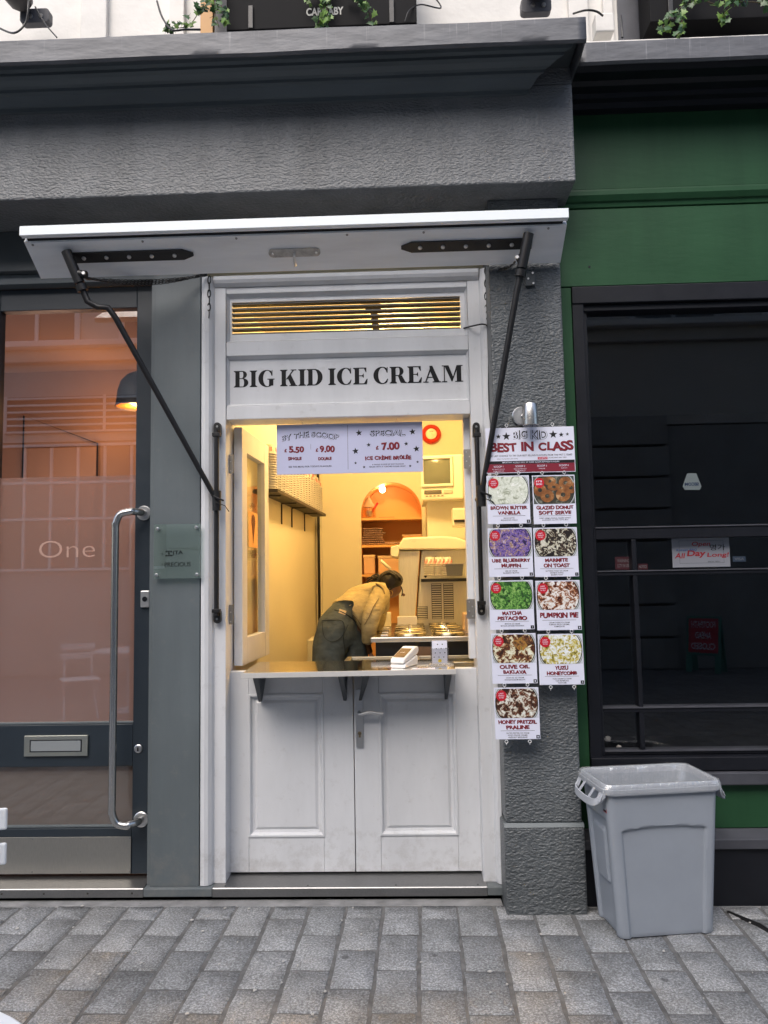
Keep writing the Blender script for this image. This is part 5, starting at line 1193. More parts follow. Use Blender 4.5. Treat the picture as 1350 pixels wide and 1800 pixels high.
tb = thing('towel_pile', 'pile of folded checked towels on the middle alcove shelf', 'towels', (-.32, BY+.13, 1.833))
chk, N, L, P = nodes('checked_cloth'); v = N.new('ShaderNodeTexVoronoi'); v.inputs['Scale'].default_value = 85; g = N.new('ShaderNodeNewGeometry'); L.new(g.outputs['Position'], v.inputs['Vector']); rr_ = ramp(N, L, v.outputs[0], [(.25, (.04, .02, .015)), (.45, (.55, .36, .28))]); L.new(rr_.outputs[0], P.inputs['Base Color']); P.inputs['Roughness'].default_value = .9
for k in range(8):
    wv = .105-.004*k+random.uniform(-.01, .01); mb = MB(); cx_ = -.31+random.uniform(-.012, .012); zb = 1.833+.019*k
    def fnt(u, v, k=k, wv=wv, cx_=cx_, zb=zb): 
        a = v*2*math.pi; ex = wv*(.5+.5*0)+0; return (cx_+(u-.5)*2*wv+.006*noise.noise(Vector((u*4, k, v*3))), BY+.12+.075*math.cos(a), zb+.0105+.010*math.sin(a)+.004*noise.noise(Vector((u*7, k*3, v*2))))
    mb.grid(12, 12, fnt); o = mb.build('towel', chk, tb)
mb = MB()
def fnt(u, v): a = v*2*math.pi; return (-.21+u*.22, BY+.10+.06*math.cos(a), 1.845+.012*math.sin(a)+.006*noise.noise(Vector((u*9, 3, v*3))))
mb.grid(12, 12, fnt); tag(mb.build('folded_cloth', chk, None), 'loose checked cloth spread beside the towel pile', 'cloth')
for a, b, z, h, nm, lab in ((-.05, .115, 1.833, .085, 'lidded_box', 'pale lidded box right of the towels on the middle shelf'), (-.40, -.30, 1.576, .17, 'storage_tub', 'narrow pale tub at the left of the lowest visible alcove shelf'), (-.27, -.03, 1.576, .16, 'storage_box', 'wide pale storage box on the lowest visible alcove shelf')):
    t = thing(nm, lab, 'box', ((a+b)/2, BY+.15, z)); box('body', orange if h < .1 else flat('peach_plastic', (.75, .45, .25), .5), t, a, b, BY+.03, BY+.25, z+.001, z+h*.85, .008); box('lid', flat('pale_lid', (.8, .55, .32), .5), t, a-.004, b+.004, BY+.026, BY+.254, z+h*.85+.0005, z+h, .005)
bl = thing('alcove_bulb', 'bare glowing bulb hanging at the top of the orange alcove', 'bulb', (*W(672, 858, BY+.1),)); x, y, z = W(672, 858, BY+.1)
mb = MB(); mb.lathe([(.006, -.042), (.024, -.03), (.028, -.008), (.016, .022), (.012, .034)], Matrix.Translation((x, y, z)), 16); mb.build('bulb', emit('warm_bulb', (1, .78, .45), 14), bl)
mb = MB(); mb.tube([(x, y, z+.034), (x, y, 2.36)], .010, 8); mb.build('socket', cream_w, bl)
lamp('alcove_light', (x, y-.0, z-.0), 2.2, (1, .62, .25), .03)
# television
cr_ = mat('aged_cream_plastic', (.62, .58, .46), .4, var=.04)
tv = thing('television', 'old cream box television with built in player, high on the right', 'television', W(768, 880, 5.95))
x0, _, z1 = W(738, 800, 5.75); x1, _, z0 = W(815, 877, 5.75)
TT = Matrix.Translation(((x0+x1)/2, 5.75, 0)) @ Matrix.Rotation(R(-8), 4, 'Z') @ Matrix.Translation((-(x0+x1)/2, -5.75, 0))
def tbox(name, m, a, b, c, d, e, f, bev=.003, par=tv): return MB().box(a, b, c, d, e, f, TT).build(name, m, par, bev)
tbox('case', cr_, x0, x1, 5.76, 6.0, z0, z1, .012); mb = MB(); mb.prism([(x0+.02, z0+.03), (x1-.02, z0+.03), (x1-.05, z1-.04), (x0+.05, z1-.04)], 6.0, 6.12, 'Y', TT); mb.build('rear_case', cr_, tv, .01)
sx0, _, sz1 = W(744, 807, 5.75); sx1, _, sz0 = W(792, 850, 5.75)
for a in ((sx0-.02, sx1+.02, sz1, sz1+.02), (sx0-.02, sx1+.02, sz0-.02, sz0), (sx0-.02, sx0, sz0+.0005, sz1-.0005), (sx1, sx1+.02, sz0+.0005, sz1-.0005)): tbox('bezel', cr_, a[0], a[1], 5.742, 5.762, a[2], a[3], .004)
mb = MB(); mb.grid(12, 12, lambda u, v: tuple(TT @ Vector((sx0+(sx1-sx0)*u, 5.757-.010*(1-(2*u-1)**2)*(1-(2*v-1)**2), sz0+(sz1-sz0)*v)))); mb.build('screen', flat('dead_screen', (.13, .14, .10), .12), tv)
tbox('player_slot', flat('slot', (.10, .09, .07), .4), sx0, sx1-.07, 5.753, 5.7595, sz0-.075, sz0-.045); tbox('control_panel', flat('panel', (.42, .39, .3), .4), sx1-.055, sx1+.015, 5.752, 5.7595, sz0-.075, sz0-.045)
for k in range(5): tbox('button', flat('btn', (.2, .18, .14), .4), sx0+.01+.03*k, sx0+.028+.03*k, 5.754, 5.7595, sz0-.095, sz0-.085, .001)
x0, _, z1 = W(750, 874, 5.9); x1, _, z0 = W(840, 1000, 5.9)
wc = thing('wall_cabinet', 'tall cream cabinet under the old television behind the machine', 'cabinet', ((x0+x1)/2, 6.1, 1.0)); box('body', cr_, wc, x0, .79, 5.92, 6.4, FZ, z1-.03, .006); box('cabinet_top', cr_, wc, x0-.03, .79, 5.88, 6.4, z1-.0295, z1, .005)
x0, _, z1 = W(795, 893, 5.6); x1, _, z0 = W(820, 925, 5.6)
pd = thing('dispenser', 'cream wall dispenser beside the cabinet at the right edge', 'dispenser', (x0, 5.65, z0)); box('body', cr_, pd, x0, x1, 5.6, 5.75, z0, z1, .012); box('slot', iron, pd, x0+.01, x1-.01, 5.59, 5.5995, z0+.03, z0+.05, .002)
# ice cream machine
cw = mat('cream_hood', (.72, .68, .55), .3, var=.03); ms = mat('machine_steel', (.80, .78, .68), .3, .45, .06, 30, stretch=(6, 6, .4), rv=.06)
mc = thing('ice_cream_machine', 'large steel ice cream machine with cream hood on the worktop', 'machine', (.1, 5.75, 1.19))
def PX(pts, y): return [(W(a, b, y)[0], W(a, b, y)[2]) for a, b in pts]
yF = 5.60
mb = MB(); mb.prism(PX([(700, 968), (738, 968), (729, 1100), (702, 1100)], yF), yF-.03, yF+.5, 'Y'); mb.build('front_panel', ms, mc, .008)
mb = MB(); mb.prism(PX([(741, 968), (822, 966), (822, 1100), (732, 1100)], yF), yF, yF+.5, 'Y'); mb.build('side_panel', ms, mc, .005)
mb = MB(); mb.prism(PX([(699, 962), (709, 946), (776, 943), (800, 945), (824, 953), (824, 966), (701, 967)], yF), yF-.06, yF+.52, 'Y'); mb.build('hood', cw, mc, .012)
mb = MB(); mb.prism(PX([(687, 962), (701, 958), (702, 972), (699, 981), (687, 978)], yF-.05), yF-.12, yF+.45, 'Y'); mb.build('hood_lip', cw, mc, .008)
def slats(px0, px1, py0, py1, n, par, y):
    x0, _, z1 = W(px0, py0, y); x1, _, z0 = W(px1, py1, y); box('vent_recess', flat('vent_dark', (.02, .02, .02), .5), par, x0, x1, y-.003, y-.0005, z0, z1, 0)
    mb = MB()
    for k in range(n): z = z0+(z1-z0)*(k+.5)/n; mb.box(x0+.003, x1-.003, y-.012, y-.0035, z-(z1-z0)/n*.25, z+(z1-z0)/n*.25)
    mb.build('vent_slat', ms, par, each=True)
slats(758, 777, 1026, 1088, 16, mc, yF); slats(779, 798, 1026, 1088, 16, mc, yF); slats(733, 752, 1066, 1088, 7, mc, yF)
x0, _, z = W(740, 1020, 5.5); x1 = W(825, 1020, 5.5)[0]; box('drip_tray', iron, mc, x0, x1, 5.42, yF-.001, z-.012, z+.010, .003)
a, b = W(747, 1015, 5.5), W(767, 978, 5.5); mb = MB(); mb.tube([a, b], .009, 8); mb.build('lever', iron, mc)
a, b = W(687, 1001, 5.5), W(669, 985, 5.5); mb = MB(); mb.tube([a, b], .011, 8); mb.build('paddle', cw, mc)
for q, px in enumerate((756, 772, 786)):
    x, _, z = W(px, 1015, 5.5); s = thing('tub_stack', ('short leaning tub stack on the drip tray, left of three', 'middle tub stack on the drip tray with red print', 'right tub stack on the drip tray by the steel pan')[q], 'tub stack', (x, 5.5, z))
    for k in range(7): o = bpy.data.objects.new('tub', tB if k > 3 else tA); COL.objects.link(o); o.parent = s; o.location = (0, 0, .068+k*.013); o.rotation_euler = (math.pi, 0, k); o.scale = (.85,)*3
x0, _, z1 = W(783, 992, 5.45); x1, _, z0 = W(815, 1012, 5.45)
sp_ = thing('steel_pan', 'grey steel pan standing on the black drip tray', 'pan', ((x0+x1)/2, 5.5, z0)); mb = MB(); mb.prism([(x0, z1), (x1, z1), (x1-.01, z0), (x0+.01, z0)], 5.43, 5.55, 'Y'); mb.build('pan', satin('pan_steel', (.3, .3, .28), .4), sp_, .004); box('pan_rim', steel, sp_, x0-.006, x1+.006, 5.422, 5.558, z1, z1+.005, .001)
# worktop with lids
CT = 1.19
wt = thing('worktop', 'steel topped scooping counter running back to the ice cream machine', 'counter', (.1, 5.0, FZ))
box('top', satin('worktop_steel', (.5, .47, .42), .25, (2, 2, 2)), wt, -.235, .79, 4.56, 5.95, CT-.025, CT, .003)
box('top_edge', steel, wt, -.236, .79, 4.553, 4.5595, CT-.028, CT-.003, .001)
box('carcass', iron, wt, -.21, .79, 4.60, 5.9, FZ, CT-.026, .002)
box('drawer_front', flat('brown_drawer', (.16, .09, .05), .4), wt, -.05, .22, 4.585, 4.5995, .98, 1.13, .003)
rows = [4.68, 4.90, 5.12, 5.34, 5.56]
rn = ['front', 'second', 'third', 'fourth', 'rear']
lidm = satin('lid_steel', (.60, .56, .48), .2, (1, 1, 1))
for ci, (xc, cn) in enumerate(((0.0, 'left'), (.235, 'right'))):
    for ri, y in enumerate(rows):
        l = thing('covered_tub', 'steel lidded tub in the %s row of the %s column on the worktop' % (rn[ri], cn), 'tub', (xc, y, CT), group='steel lidded ice cream tubs on the worktop')
        mb = MB(); T = Matrix.Translation((xc, y, CT)) @ Matrix.Rotation(R(random.uniform(-2, 4)), 4, 'X'); mb.lathe([(.098, .001), (.100, .010), (.102, .016), (.097, .021), (.088, .018), (.03, .024), (.004, .025)], T, 32); mb.build('lid', lidm, l)
        mb = MB(); mb.lathe([(.014, .024), (.012, .030), (.004, .032)], T, 14); mb.build('knob', steel, l)
        if ci == 0:
            x = -.150-.002*ri; c = thing('label_card', 'small white label card beside the %s lid of the left column' % rn[ri], 'card', (x, y, CT), group='label cards beside the lids'); box('card', printw, c, x-.03, x+.012, y-.02, y+.012, CT+.002, CT+.007, .001)
x0, _, z0 = W(724, 1090, 5.70-.32); x1, _, z1 = W(752, 1077, 5.38)
tag(MB().box(-.09, .05, 5.42, 5.50, CT+.001, CT+.075).build('card_box', printw, None, .004), 'white box standing behind the left column of lids', 'box')
x, _, z = W(672, 1080, 5.45); tag(MB().box(x-.06, x+.06, 5.5, 5.6, CT+.001, z+.01).build('napkin_box', cw, None, .006), 'low cream box at the back left of the worktop', 'box')
x, _, z = W(810, 1095, 4.8); tag(MB().box(.34, .44, 4.75, 5.0, CT+.001, CT+.12).build('wafer_carton', flat('carton', (.45, .32, .2), .7), None, .003), 'brown carton at the right edge of the worktop', 'carton')
# display freezer
df = thing('display_freezer', 'low glass topped freezer between the hatch shelf and worktop', 'freezer', (0, 4.3, FZ))
box('body', cr_, df, -.36, .40, 4.15, 4.50, FZ, 1.055, .004)
for a in ((-.375, .41, 4.14, 4.17), (-.375, .41, 4.48, 4.51), (-.375, -.345, 4.1705, 4.4795), (.03, .05, 4.1705, 4.4795), (.38, .41, 4.1705, 4.4795)): box('rim', satin('freezer_trim', (.4, .38, .33), .35), df, *a, 1.056, 1.085, .002)
mb = MB(); mb.poly([(-.345, 4.17, 1.078), (.38, 4.17, 1.078), (.38, 4.48, 1.078), (-.345, 4.48, 1.078)]); mb.build('glass_lid', glass('freezer_glass', (.8, .8, .75), .2), df, norm=False)
hb = thing('heater', 'cream slatted heater low by the far left wall', 'heater', (-.66, 5.75, FZ)); box('body', cr_, hb, -.76, -.66, 5.6, 5.95, FZ, 1.10, .01)
for k in range(8): box('fin', cr_, hb, -.657, -.62, 5.6, 5.93, .45+.08*k, .50+.08*k, .006)
fx = thing('transom_fan', 'black bracket with a small lamp head hanging behind the slats', 'bracket', W(657, 545, 4.4)); x, y, z = W(657, 545, 4.4)
box('arm', iron, fx, x-.05, x+.045, y-.02, y+.02, z-.005, z+.045, .006); mb = MB(); mb.tube([(x, y, z+.0), (x+.012, y, z-.13)], .022, 10); mb.build('head', iron, fx)
# card reader, menu holder, note

cr0 = thing('card_reader', 'white card payment reader in its dock on the steel shelf', 'card reader', (-.03, 3.84, 1.104), R(-22))
wp = flat('reader_white', (.78, .79, .80), .3)
mb = MB(); mb.prism([(-.095, .0), (.075, .0), (.085, .03), (.075, .050), (-.09, .020)], -.04, .04, 'X', None); mb.build('dock', wp, cr0, .007, local=True)
mb = MB(); mb.prism([(-.10, .022), (.085, .052), (.105, .068), (.098, .090), (.06, .092), (-.098, .045)], -.037, .037, 'X'); mb.build('body', wp, cr0, .007, local=True)
mb = MB()
def CR(u, v, d): a = math.atan2(.047, .158); return (u, -.09+v*math.cos(a)-d*math.sin(a), .0475+v*math.sin(a)+d*math.cos(a)+.0005)
mb.poly([CR(-.029, .01, .0015), CR(.029, .01, .0015), CR(.029, .125, .0015), CR(-.029, .125, .0015)]); mb.build('screen', flat('reader_screen', (.16, .11, .06), .12), cr0, local=True, norm=False)
fr = lambda u, v, d: CR(u, .068+v, .0015+d)
def ltext(*a, **k):
    o = text(*a, **k); o.data.transform(Matrix.Translation(wloc(cr0))); return o
ltext('screen_text', 'DOJO', fr, 0, .0, .024, .008, printw, cr0, .01)
mh = thing('menu_holder', 'clear acrylic holder with a small spotted card on the steel shelf', 'card holder', (.145, 3.86, 1.104), R(3))
ac = glass('acrylic', (.93, .93, .93), .12)
for a in ((-.045, .045, -.012, -.009, .006, .085), (-.045, .045, .006, .009, .006, .125), (-.055, .055, -.035, .035, 0, .005)): mb = MB(); mb.box(*a); mb.build('acrylic_sheet', ac, mh, .0008, local=True)
mb = MB(); mb.box(-.038, .038, -.006, -.004, .008, .122); mb.build('card', printw, mh, local=True)
mb = MB()
for k in range(11): a = 2*math.pi; cx_, cz_ = -.028+.018*(k % 4)+.006*(k % 3), .04+.021*(k//3); star(mb, lambda u, v, d: (u, -.0064-d, v), cx_, cz_, .0035, .0002, 6, .8)
mb.build('spots', ink, mh, local=True, norm=False)
mb = MB(); star(mb, lambda u, v, d: (u, -.0064-d, v), 0, .022, .010, .0003, 6, .8); mb.build('yellow_spot', flat('yellow_ink', (.8, .6, .02), .5), mh, local=True, norm=False)
note = thing('paper_note', 'small white note with red and blue writing on the shelf front', 'note', (.06, 3.72, 1.104), R(2)); mb = MB(); mb.box(-.055, .055, -.022, .022, .0002, .001); mb.build('paper', printw, note, local=True)
lf = lambda u, v, d: (u, v, .001+d)
for s, u, v, wd_, m in (('LAST', -.005, .010, .05, redink), ('A TIP?', -.01, -.006, .06, flat('blue_ink', (.05, .08, .35), .5))):
    o = text('lettering', s, lf, u, v, wd_, .011, m, note, .02, .4); o.data.transform(Matrix.Translation(wloc(note)))
lamp('kiosk_ceiling_light', (-.05, 4.95, 3.02), 66, (1, .64, .25), .14)
# visible ceiling fitting for it
cf = thing('ceiling_lamp', 'round glowing opal lamp on the kiosk ceiling', 'lamp', (-.05, 4.95, 3.05)); mb = MB(); mb.lathe([(.03, 3.09), (.12, 3.10), (.14, 3.13), (.13, 3.159)], Matrix.Translation((-.05, 4.95, 0)), 28); mb.build('diffuser', emit('opal_glow', (1, .72, .34), 3), cf)
# ================================================================== PERSON
def skinned(name, chains_, m, parent, sub=2, loc=None):
    """chains_: list of vertex lists (point, radius); a point given as an int index joins an earlier vertex"""
    V = []; Rr = []; E = []
    for ch in chains_:
        prev = None
        for it in ch:
            if isinstance(it, int): prev = it; continue
            V.append(Vector(it[0])); Rr.append(it[1]); i = len(V)-1
            if prev is not None: E.append((prev, i))
            prev = i
    off = wloc(parent) if parent else Vector((0, 0, 0))
    me = bpy.data.meshes.new(name); me.from_pydata([v-off for v in V], E, []); o = bpy.data.objects.new(name, me); COL.objects.link(o)
    mo = o.modifiers.new('skin', 'SKIN'); mo.use_smooth_shade = True
    for i, r in enumerate(Rr):
        d = me.skin_vertices[0].data[i]; d.radius = r if isinstance(r, tuple) else (r, r); d.use_root = (i == 0)
    s = o.modifiers.new('sub', 'SUBSURF'); s.levels = sub; s.render_levels = sub
    bpy.context.view_layer.update(); dg = bpy.context.evaluated_depsgraph_get()
    m2 = bpy.data.meshes.new_from_object(o.evaluated_get(dg)); o.modifiers.clear(); o.data = m2; bpy.data.meshes.remove(me)
    m2.materials.clear(); m2.materials.append(m)
    for p in m2.polygons: p.use_smooth = True
    if parent: o.parent = parent
    return o
pe = thing('person', 'person in beige jumper and dark jeans bending over the counter, hoop earring, tied black hair', 'person', (-.47, 4.86, FZ))
def Q(px, py, y): return Vector(W(px, py, y))
skinm = mat('brown_skin', (.16, .075, .04), .45, var=.06, vs=20)
jum = mat('beige_jumper', (.42, .34, .17), .95, var=.2, vs=14, bump=.008, bs=22, stretch=(1, 1, 2.5))
jean = mat('dark_denim', (.060, .076, .076), .85, var=.35, vs=16, bump=.008, bs=20, stretch=(1, 1, 1.6))
hairm = mat('black_hair', (.008, .006, .005), .4, var=.4, vs=60, bump=.006, bs=70)
pel = Q(606, 1100, 4.90); waist = Q(618, 1080, 4.95); mid = Q(636, 1062, 5.0); chest = Q(655, 1048, 5.05); nk = Q(676, 1040, 5.10); hd_ = Q(687, 1031, 5.12)
hipL = Q(583, 1118, 4.84); hipR = Q(620, 1118, 4.94)
kneeL = Vector((-.52, 4.84, .76)); kneeR = Vector((-.365, 4.96, .76)); ankL = Vector((-.55, 4.82, .36)); ankR = Vector((-.38, 4.98, .36))
toeL = ankL+Vector((.15, .02, -.045)); toeR = ankR+Vector((.15, .02, -.045))
shN = Q(667, 1047, 4.97); elN = Q(645, 1090, 4.88); wrN = Q(646, 1136, 4.92); haN = Q(650, 1149, 4.95)
shF = Q(668, 1044, 5.20); elF = Q(664, 1088, 5.2); wrF = Q(661, 1117, 5.12); haF = Q(665, 1130, 5.10)
body = skinned('body', [[(pel, .05), (waist, .05), (mid, .06), (chest, .06), (nk, .048), (hd_+Vector((-.01, 0, .0)), .072), (hd_+Vector((.025, 0, -.03)), .075), (hd_+Vector((.045, 0, -.062)), .038)],
    [0, (hipL, .09), (kneeL, .06), (ankL, .035), (toeL, .032)], [0, (hipR, .09), (kneeR, .06), (ankR, .035), (toeR, .032)],
    [3, (shN, .05), (elN, .038), (wrN, .024), (haN, .026)], [3, (shF, .05), (elF, .038), (wrF, .024), (haF, .026)]], skinm, pe)
# hands with fingers gripping downwards
for hn, hp_ in ((haN, Vector((.01, .0, -.05))), (haF, Vector((.02, -.01, -.04)))):
    fingers = []
    for k in range(4):
        s = Vector((.004, (k-1.5)*.016, 0)); fingers.append([(hn+s*.6, .011), (hn+s+hp_*.75, .0095), (hn+s+hp_*1.25+Vector((.012, 0, 0)), .0085), (hn+s*.9+hp_*1.35+Vector((.028, 0, .012)), .0075)])
    fingers.append([(hn+Vector((-.004, -.01, .01)), .011), (hn+Vector((.022, -.024, -.018)), .0095), (hn+Vector((.030, -.020, -.038)), .008)])
    for f_ in fingers: skinned('finger', [f_], skinm, pe, 1)
jn = skinned('jeans', [[(Q(599, 1098, 4.88), .145), (Q(611, 1083, 4.93), .134)],
    [0, (hipL, .125), (Vector((-.52, 4.84, 1.0)), .125), (kneeL, .09), (ankL+Vector((0, 0, .02)), .075)], [0, (hipR, .122), (Vector((-.39, 4.95, 1.0)), .120), (kneeR, .09), (ankR+Vector((0, 0, .02)), .075)]], jean, pe)
jb = skinned('jumper', [[(Q(655, 1050, 5.06), .135), (Q(641, 1060, 5.01), .142), (Q(625, 1075, 4.965), .142), (Q(609, 1084, 4.93), .140), (Q(606, 1087, 4.92), .138)], [0, (Q(669, 1043, 5.08), .105), (Q(676, 1040, 5.10), .062)],
    [0, (shN, .078), (Q(660, 1068, 4.86), .066), (Q(650, 1092, 4.83), .062), (Q(647, 1114, 4.86), .052), (Q(646, 1134, 4.90), .040)], [0, (shF, .078), (elF, .060), (wrF+Vector((0, 0, .01)), .040)]], jum, pe, 3)
for o_, amp, fq in ((jb, .008, 9), (jn, .006, 9)):
    for v in o_.data.vertices:
        n_ = noise.noise(Vector((v.co.x*fq, v.co.y*fq, v.co.z*fq*1.6)))+.5*noise.noise(v.co*fq*2.3); v.co += v.normal*n_*amp
# belt, back label and pocket seam on the jeans
a = Q(583, 1066, 4.80); 
lbm = flat('label_tan', (.42, .33, .2), .6)
bpy.context.view_layer.update()
def onto(o, px, py, eps=.004):
    d = (fwd + rt*((px-675)/F) - up*((py-900)/F)).normalized(); org = Vector((0, 0, H0)); inv = o.matrix_world.inverted()
    ok, loc, nr, _ = o.ray_cast(inv @ org, inv.to_3x3() @ d)
    return (o.matrix_world @ loc)-d*eps if ok else None
def seam(o, pts, name, m, r=.0022):
    P = [onto(o, *p) for p in smooth2(pts)]; P = [p for p in P if p]
    if len(P) > 2: mb = MB(); mb.tube(P, r, 5); mb.build(name, m, pe)
def smooth2(pts): return [(p.x, p.y) for p in smooth_path([(a, b, 0) for a, b in pts], 6)]
stitch = flat('denim_seam', (.018, .024, .026), .8)
seam(jn, [(566, 1091), (584, 1090), (603, 1093), (603, 1116), (586, 1128), (570, 1119), (566, 1091)], 'back_pocket', stitch)
seam(jn, [(588, 1072), (604, 1077), (622, 1090), (634, 1106)], 'belt_loop_seam', stitch, .003)
seam(jn, [(612, 1098), (604, 1118), (606, 1140), (608, 1160)], 'inner_seam', stitch)
Lq = [onto(jn, *p, .006) or onto(jb, *p, .006) for p in ((597, 1070), (609, 1074), (607, 1081), (595, 1077))]
if all(Lq): mb = MB(); mb.poly(Lq); mb.build('waist_label', lbm, pe, norm=False)
rib_shade_m = flat('jumper_rib_and_shade', (.20, .15, .075), .95)
seam(jb, [(588, 1068), (604, 1071), (622, 1082), (634, 1098)], 'hem_line', rib_shade_m, .003)
seam(jb, [(666, 1052), (657, 1066), (650, 1082), (641, 1098)], 'sleeve_shade_line', rib_shade_m, .003)  # darker strip drawn as the shade between arm and torso
seam(jb, [(661, 1026), (672, 1034), (676, 1044)], 'collar', rib_shade_m, .006)
seam(jb, [(640, 1131), (646, 1133), (652, 1131)], 'cuff', rib_shade_m, .003)
# hair: bound braids
skinned('hair', [[(hd_+Vector((-.085, 0, .015)), .04), (hd_+Vector((-.045, .0, .03)), .078), (hd_+Vector((.0, .0, .035)), .095), (hd_+Vector((.04, .0, .018)), .080), (hd_+Vector((.064, 0, -.005)), .040)]], hairm, pe)
rh = random.Random(9); mb = MB()
for k in range(80):
    b0 = hd_+Vector((rh.uniform(-.09, -.045), rh.uniform(-.035, .035), rh.uniform(-.03, .07))); d = Vector((rh.uniform(-.07, -.01), rh.uniform(-.03, .03), rh.uniform(-.03, .02)))
    mb.tube(smooth_path([b0, b0+d*.6+Vector((0, 0, .008)), b0+d*1.1+Vector((rh.uniform(-.01, .01), 0, -.012))], 3), [.006, .006, .0055, .005, .0045, .004, .003], 5)
for k in range(30):
    a0 = rh.uniform(-.05, .05); P_ = [hd_+Vector((-.07+.03*q+.0, a0*(1+.2*q), .03+.078*math.sin(min(q, 5)/5*math.pi*.8+.35)-.01)) for q in range(6)]; mb.tube(smooth_path(P_, 3), .0055, 5)
mb.tube(smooth_path([hd_+Vector((.068, -.03, .0)), hd_+Vector((.078, -.03, -.03)), hd_+Vector((.072, -.03, -.065))], 4), .004, 5)
mb.build('braids', hairm, pe, kind='stuff')
mb = MB(); ec = hd_+Vector((-.006, -.075, -.036)); mb.tube([ec+Vector((.019*math.cos(a), 0, .019*math.sin(a)-.006)) for a in [q*.45 for q in range(14)]], .0022, 6, closed=True); mb.build('earring', satin('gold', (.9, .6, .2), .2), pe)
skinned('ear', [[(hd_+Vector((-.006, -.062, .0)), .012), (hd_+Vector((-.008, -.066, -.018)), .008)]], skinm, pe, 1)
skinned('nose', [[(hd_+Vector((.078, -.0, -.048)), .010), (hd_+Vector((.092, 0, -.066)), .010)]], skinm, pe, 1)
#MARK_OPP
# ================================================================== BUILDING ACROSS THE LANE (seen mirrored in the glass)
OY = -5.0
ob = thing('building_across_lane', 'pale building across the lane mirrored in the glazed door, with banded piers', 'building', (0, OY, 0))
ow = mat('opposite_render', (.62, .58, .54), .7, var=.1, vs=1.5); oww = flat('opposite_white_frames', (.80, .79, .78), .5); opr = mat('opposite_pier', (.36, .35, .34), .6, var=.2, vs=2); ogl = flat('opposite_glass', (.10, .11, .12), .15)
box('wall', ow, ob, -14, 14, OY-1, OY, 4.0, 7.9, 0); box('ground_floor_wall', opr, ob, -14, 14, OY-1, OY-.02, -.04, 3.98, 0)
for x in (-8.9, -4.0, 3.05, 8.0):
    for k in range(8): box('banded_block', opr, ob, x, x+1.25, OY-.019, OY+.18, .0+.52*k, .48+.52*k, .02)
box('ledge', oww, ob, -14, 14, OY+.001, OY+.30, 5.62, 5.72, .01); box('band', ow, ob, -14, 14, OY+.001, OY+.12, 5.40, 5.619, .01)
for x in (-11.5, -9.3, -7.2, -5.0, -2.8, -.6, 1.6, 3.8, 6.0, 8.2):
    w_ = box('window', ogl, ob, x, x+1.5, OY+.001, OY+.02, 5.75, 7.9, 0)
    for a in ((x, x+.09, 5.75, 7.9), (x+1.41, x+1.5, 5.75, 7.9), (x+.70, x+.76, 5.75, 7.9), (x, x+1.5, 6.8, 6.87), (x, x+1.5, 5.72, 5.80)): box('window_frame', oww, w_, a[0], a[1], OY+.021, OY+.07, a[2], a[3], .004)
v = thing('x', '', ''); bpy.data.objects.remove(v)
x0, x1, z0, z1 = -7.0, -4.05, 4.15, 4.80
vent = box('louvre_backing', flat('louvre_dark', (.1, .09, .085), .6), ob, x0, x1, OY+.001, OY+.02, z0, z1, 0)
for k in range(6): box('louvre_slat', oww, vent, x0, x1, OY+.021, OY+.08, z0+k*.118, z0+.035+k*.118, .004)
for x in (x0, -5.25, x1-.05): box('louvre_post', oww, vent, x, x+.05, OY+.081, OY+.10, z0, z1, .004)
x0, x1 = -7.6, -4.05
g_ = box('shop_window', flat('shop_glass', (.08, .07, .065), .2), ob, x0, x1, OY-.019, OY, 1.75, 3.95, 0)
for k in range(8): box('window_bar', oww, g_, x0+k*.47, x0+k*.47+.045, OY+.001, OY+.05, 1.75, 3.95, .004)
for z in (1.75, 2.62, 3.25, 3.90): box('window_bar', oww, g_, x0, x1, OY+.051, OY+.08, z, z+.045, .004)
# folding roadworks board mirrored in the dark window
sb = thing('footpath_sign', 'green folding board with red panel reading FOOTPATH AHEAD CLOSED, mirrored in the dark window', 'sign', (4.52, -4.3, 0), R(220))
gm = flat('board_green', (.08, .30, .24), .5)
for s in (1, -1):
    T = Matrix.Translation((0, 0, .86)) @ Matrix.Rotation(R(10*s), 4, 'X')
    mb = MB(); mb.box(-.26, .26, -.012, .012, -.60, 0, T); mb.box(-.26, -.17, -.012, .012, -.86, -.601, T); mb.box(.17, .26, -.012, .012, -.86, -.601, T); mb.build('board', gm, sb, .01, local=True)
    if s == -1: pass
T = Matrix.Translation((0, 0, .86)) @ Matrix.Rotation(R(-10), 4, 'X')
mb = MB(); mb.box(-.22, .22, -.017, -.0125, -.56, -.04, T); mb.build('red_panel', flat('sign_red', (.6, .02, .05), .4), sb, .002, local=True)
fr = lambda u, v, d: tuple(T @ Vector((u, -.017-d, v)))
for k, s in enumerate(('FOOTPATH', 'AHEAD', 'CLOSED')):
    o = text('lettering', s, fr, 0, -.13-.165*k, .36 if k != 1 else .24, .10, printw, sb, .03); o.data.transform(Matrix.Translation(wloc(sb)))
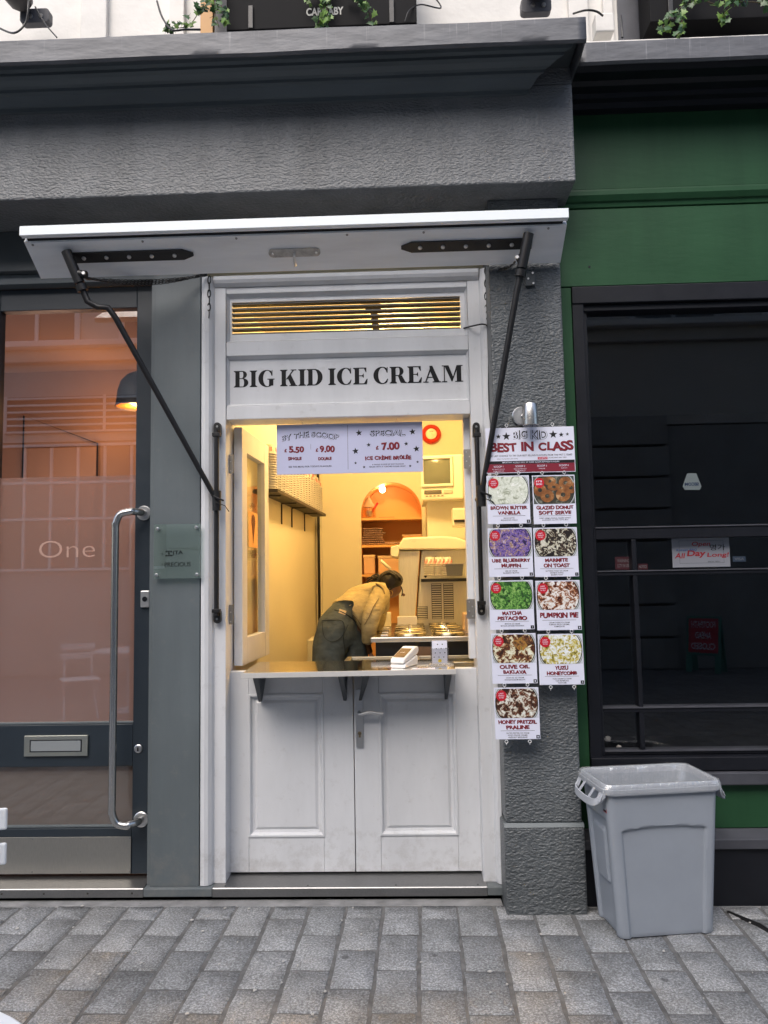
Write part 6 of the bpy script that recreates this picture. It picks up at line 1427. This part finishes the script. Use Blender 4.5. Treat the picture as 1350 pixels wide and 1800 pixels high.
# notices inside the dark window
x0, _, z1 = W(1180, 944, 3.83); x1, _, z0 = W(1284, 996, 3.83)
wsn = thing('window_notice', 'white notice reading Open All Day Long inside the dark window', 'notice', ((x0+x1)/2, 3.84, z0)); MB().box(x0, x1, 3.828, 3.833, z0, z1).build('board', flat('notice_white', (.36, .36, .40), .5), wsn, .001)
def nt_(s, px, py, wd_, ht_, m, b=.02, sl=.2): a, _, c = W(px, py, 3.828); text('lettering', s, wallframe(0, 0, 3.828), a, c, wd_, ht_, m, wsn, b, slant=sl)
rr2 = flat('notice_red', (.45, .012, .02), .5); bb2 = flat('notice_blue', (.05, .12, .35), .5)
nt_('Open', 1232, 957, .092, .028, rr2); nt_('명가', 1261, 962, .075, .030, ink, .01, 0); nt_('Korean BBQ', 1207, 967, .100, .013, bb2); nt_('All', 1195, 977, .048, .026, rr2); nt_('Day', 1224, 974, .090, .038, rr2, .03); nt_('Long!', 1262, 976, .105, .028, rr2); nt_('SPECIAL MENU', 1255, 987, .06, .006, ink, .0, .1)
mb = MB(); fr = wallframe(0, 0, 3.828)
a0, a1, c0, c1 = x0+.035, x1-.03, z0+.02, z1-.02
for r_ in ((a0, a1, c0, c0+.001), (a0, a1, c1-.001, c1), (a0, a0+.001, c0, c1), (a1-.001, a1, c0, c1)): rectp(mb, fr, *r_, .0003)
mb.build('border_line', ink, wsn, norm=False)
def sticker(name, label, px0, px1, py0, py1, m, lines, y=3.83):
    x0, _, z1 = W(px0, py0, y); x1, _, z0 = W(px1, py1, y); t = thing(name, label, 'sticker', ((x0+x1)/2, y, z0)); MB().box(x0, x1, y, y+.002, z0, z1).build('sheet', m, t)
    for k, s in enumerate(lines): text('lettering', s, wallframe((x0+x1)/2, z1-(z1-z0)*(k+.8)/(len(lines)+.6), y), 0, 0, (x1-x0)*.75, (z1-z0)*.5/len(lines), flat('sticker_print', (.2, .2, .2), .5), t, .01)
rst = flat('sticker_red', (.07, .006, .010), .5)
sticker('red_sticker', 'dark red notice behind the small pane of the dark window', 1081, 1110, 979, 1001, rst, ['WARNING', 'CCTV IN USE'])
sticker('red_sticker', 'small dark red sticker right of the narrow mullion', 1121, 1139, 991, 1001, rst, ['NOTICE'])
sticker('blue_sticker', 'small blue grey sticker right of the white notice', 1288, 1311, 978, 987, flat('sticker_blue', (.04, .06, .10), .5), ['VISA'])
t = thing('alarm_sticker', 'pale trapezoid alarm company sticker on the dark glass', 'sticker', W(1216, 861, 3.83))
P = [(W(a, b, 3.83)[0], W(a, b, 3.83)[2]) for a, b in ((1208, 832), (1224, 832), (1233, 855), (1230, 861), (1204, 861), (1200, 855))]
mb = MB(); mb.prism(P, 3.83, 3.832, 'Y'); mb.build('sheet', flat('pale_sticker', (.22, .25, .25), .5), t)
a, _, c = W(1216, 851, 3.83); text('lettering', 'SECOM', wallframe(a, c, 3.83), 0, 0, .070, .016, flat('dark_blue', (.01, .03, .09), .5), t, .04, mirror=True)
# litter on the inside of the low window
for px, py, s in ((1068, 1298, .018), (1088, 1313, .014)):
    mb = MB(); x, y, z = W(px, py, 3.88)
    mb.grid(6, 5, lambda u, v: (x+s*math.cos(u*6.283)*math.sin(v*3.14)*(1+.5*noise.noise(Vector((u*5, v*5, px)))), y+s*.7*math.sin(u*6.283)*math.sin(v*3.14), z+s*.7*math.cos(v*3.14)*(1+.5*noise.noise(Vector((u*3, v*5, px))))), False)
    tag(mb.build('crumpled_paper', flat('tissue', (.5, .46, .42), .8), None), 'crumpled tissue behind the lowest small pane, %s' % ('upper one' if px < 1080 else 'lower one'), 'paper')
# neighbouring shopfronts so the lane goes on at both sides
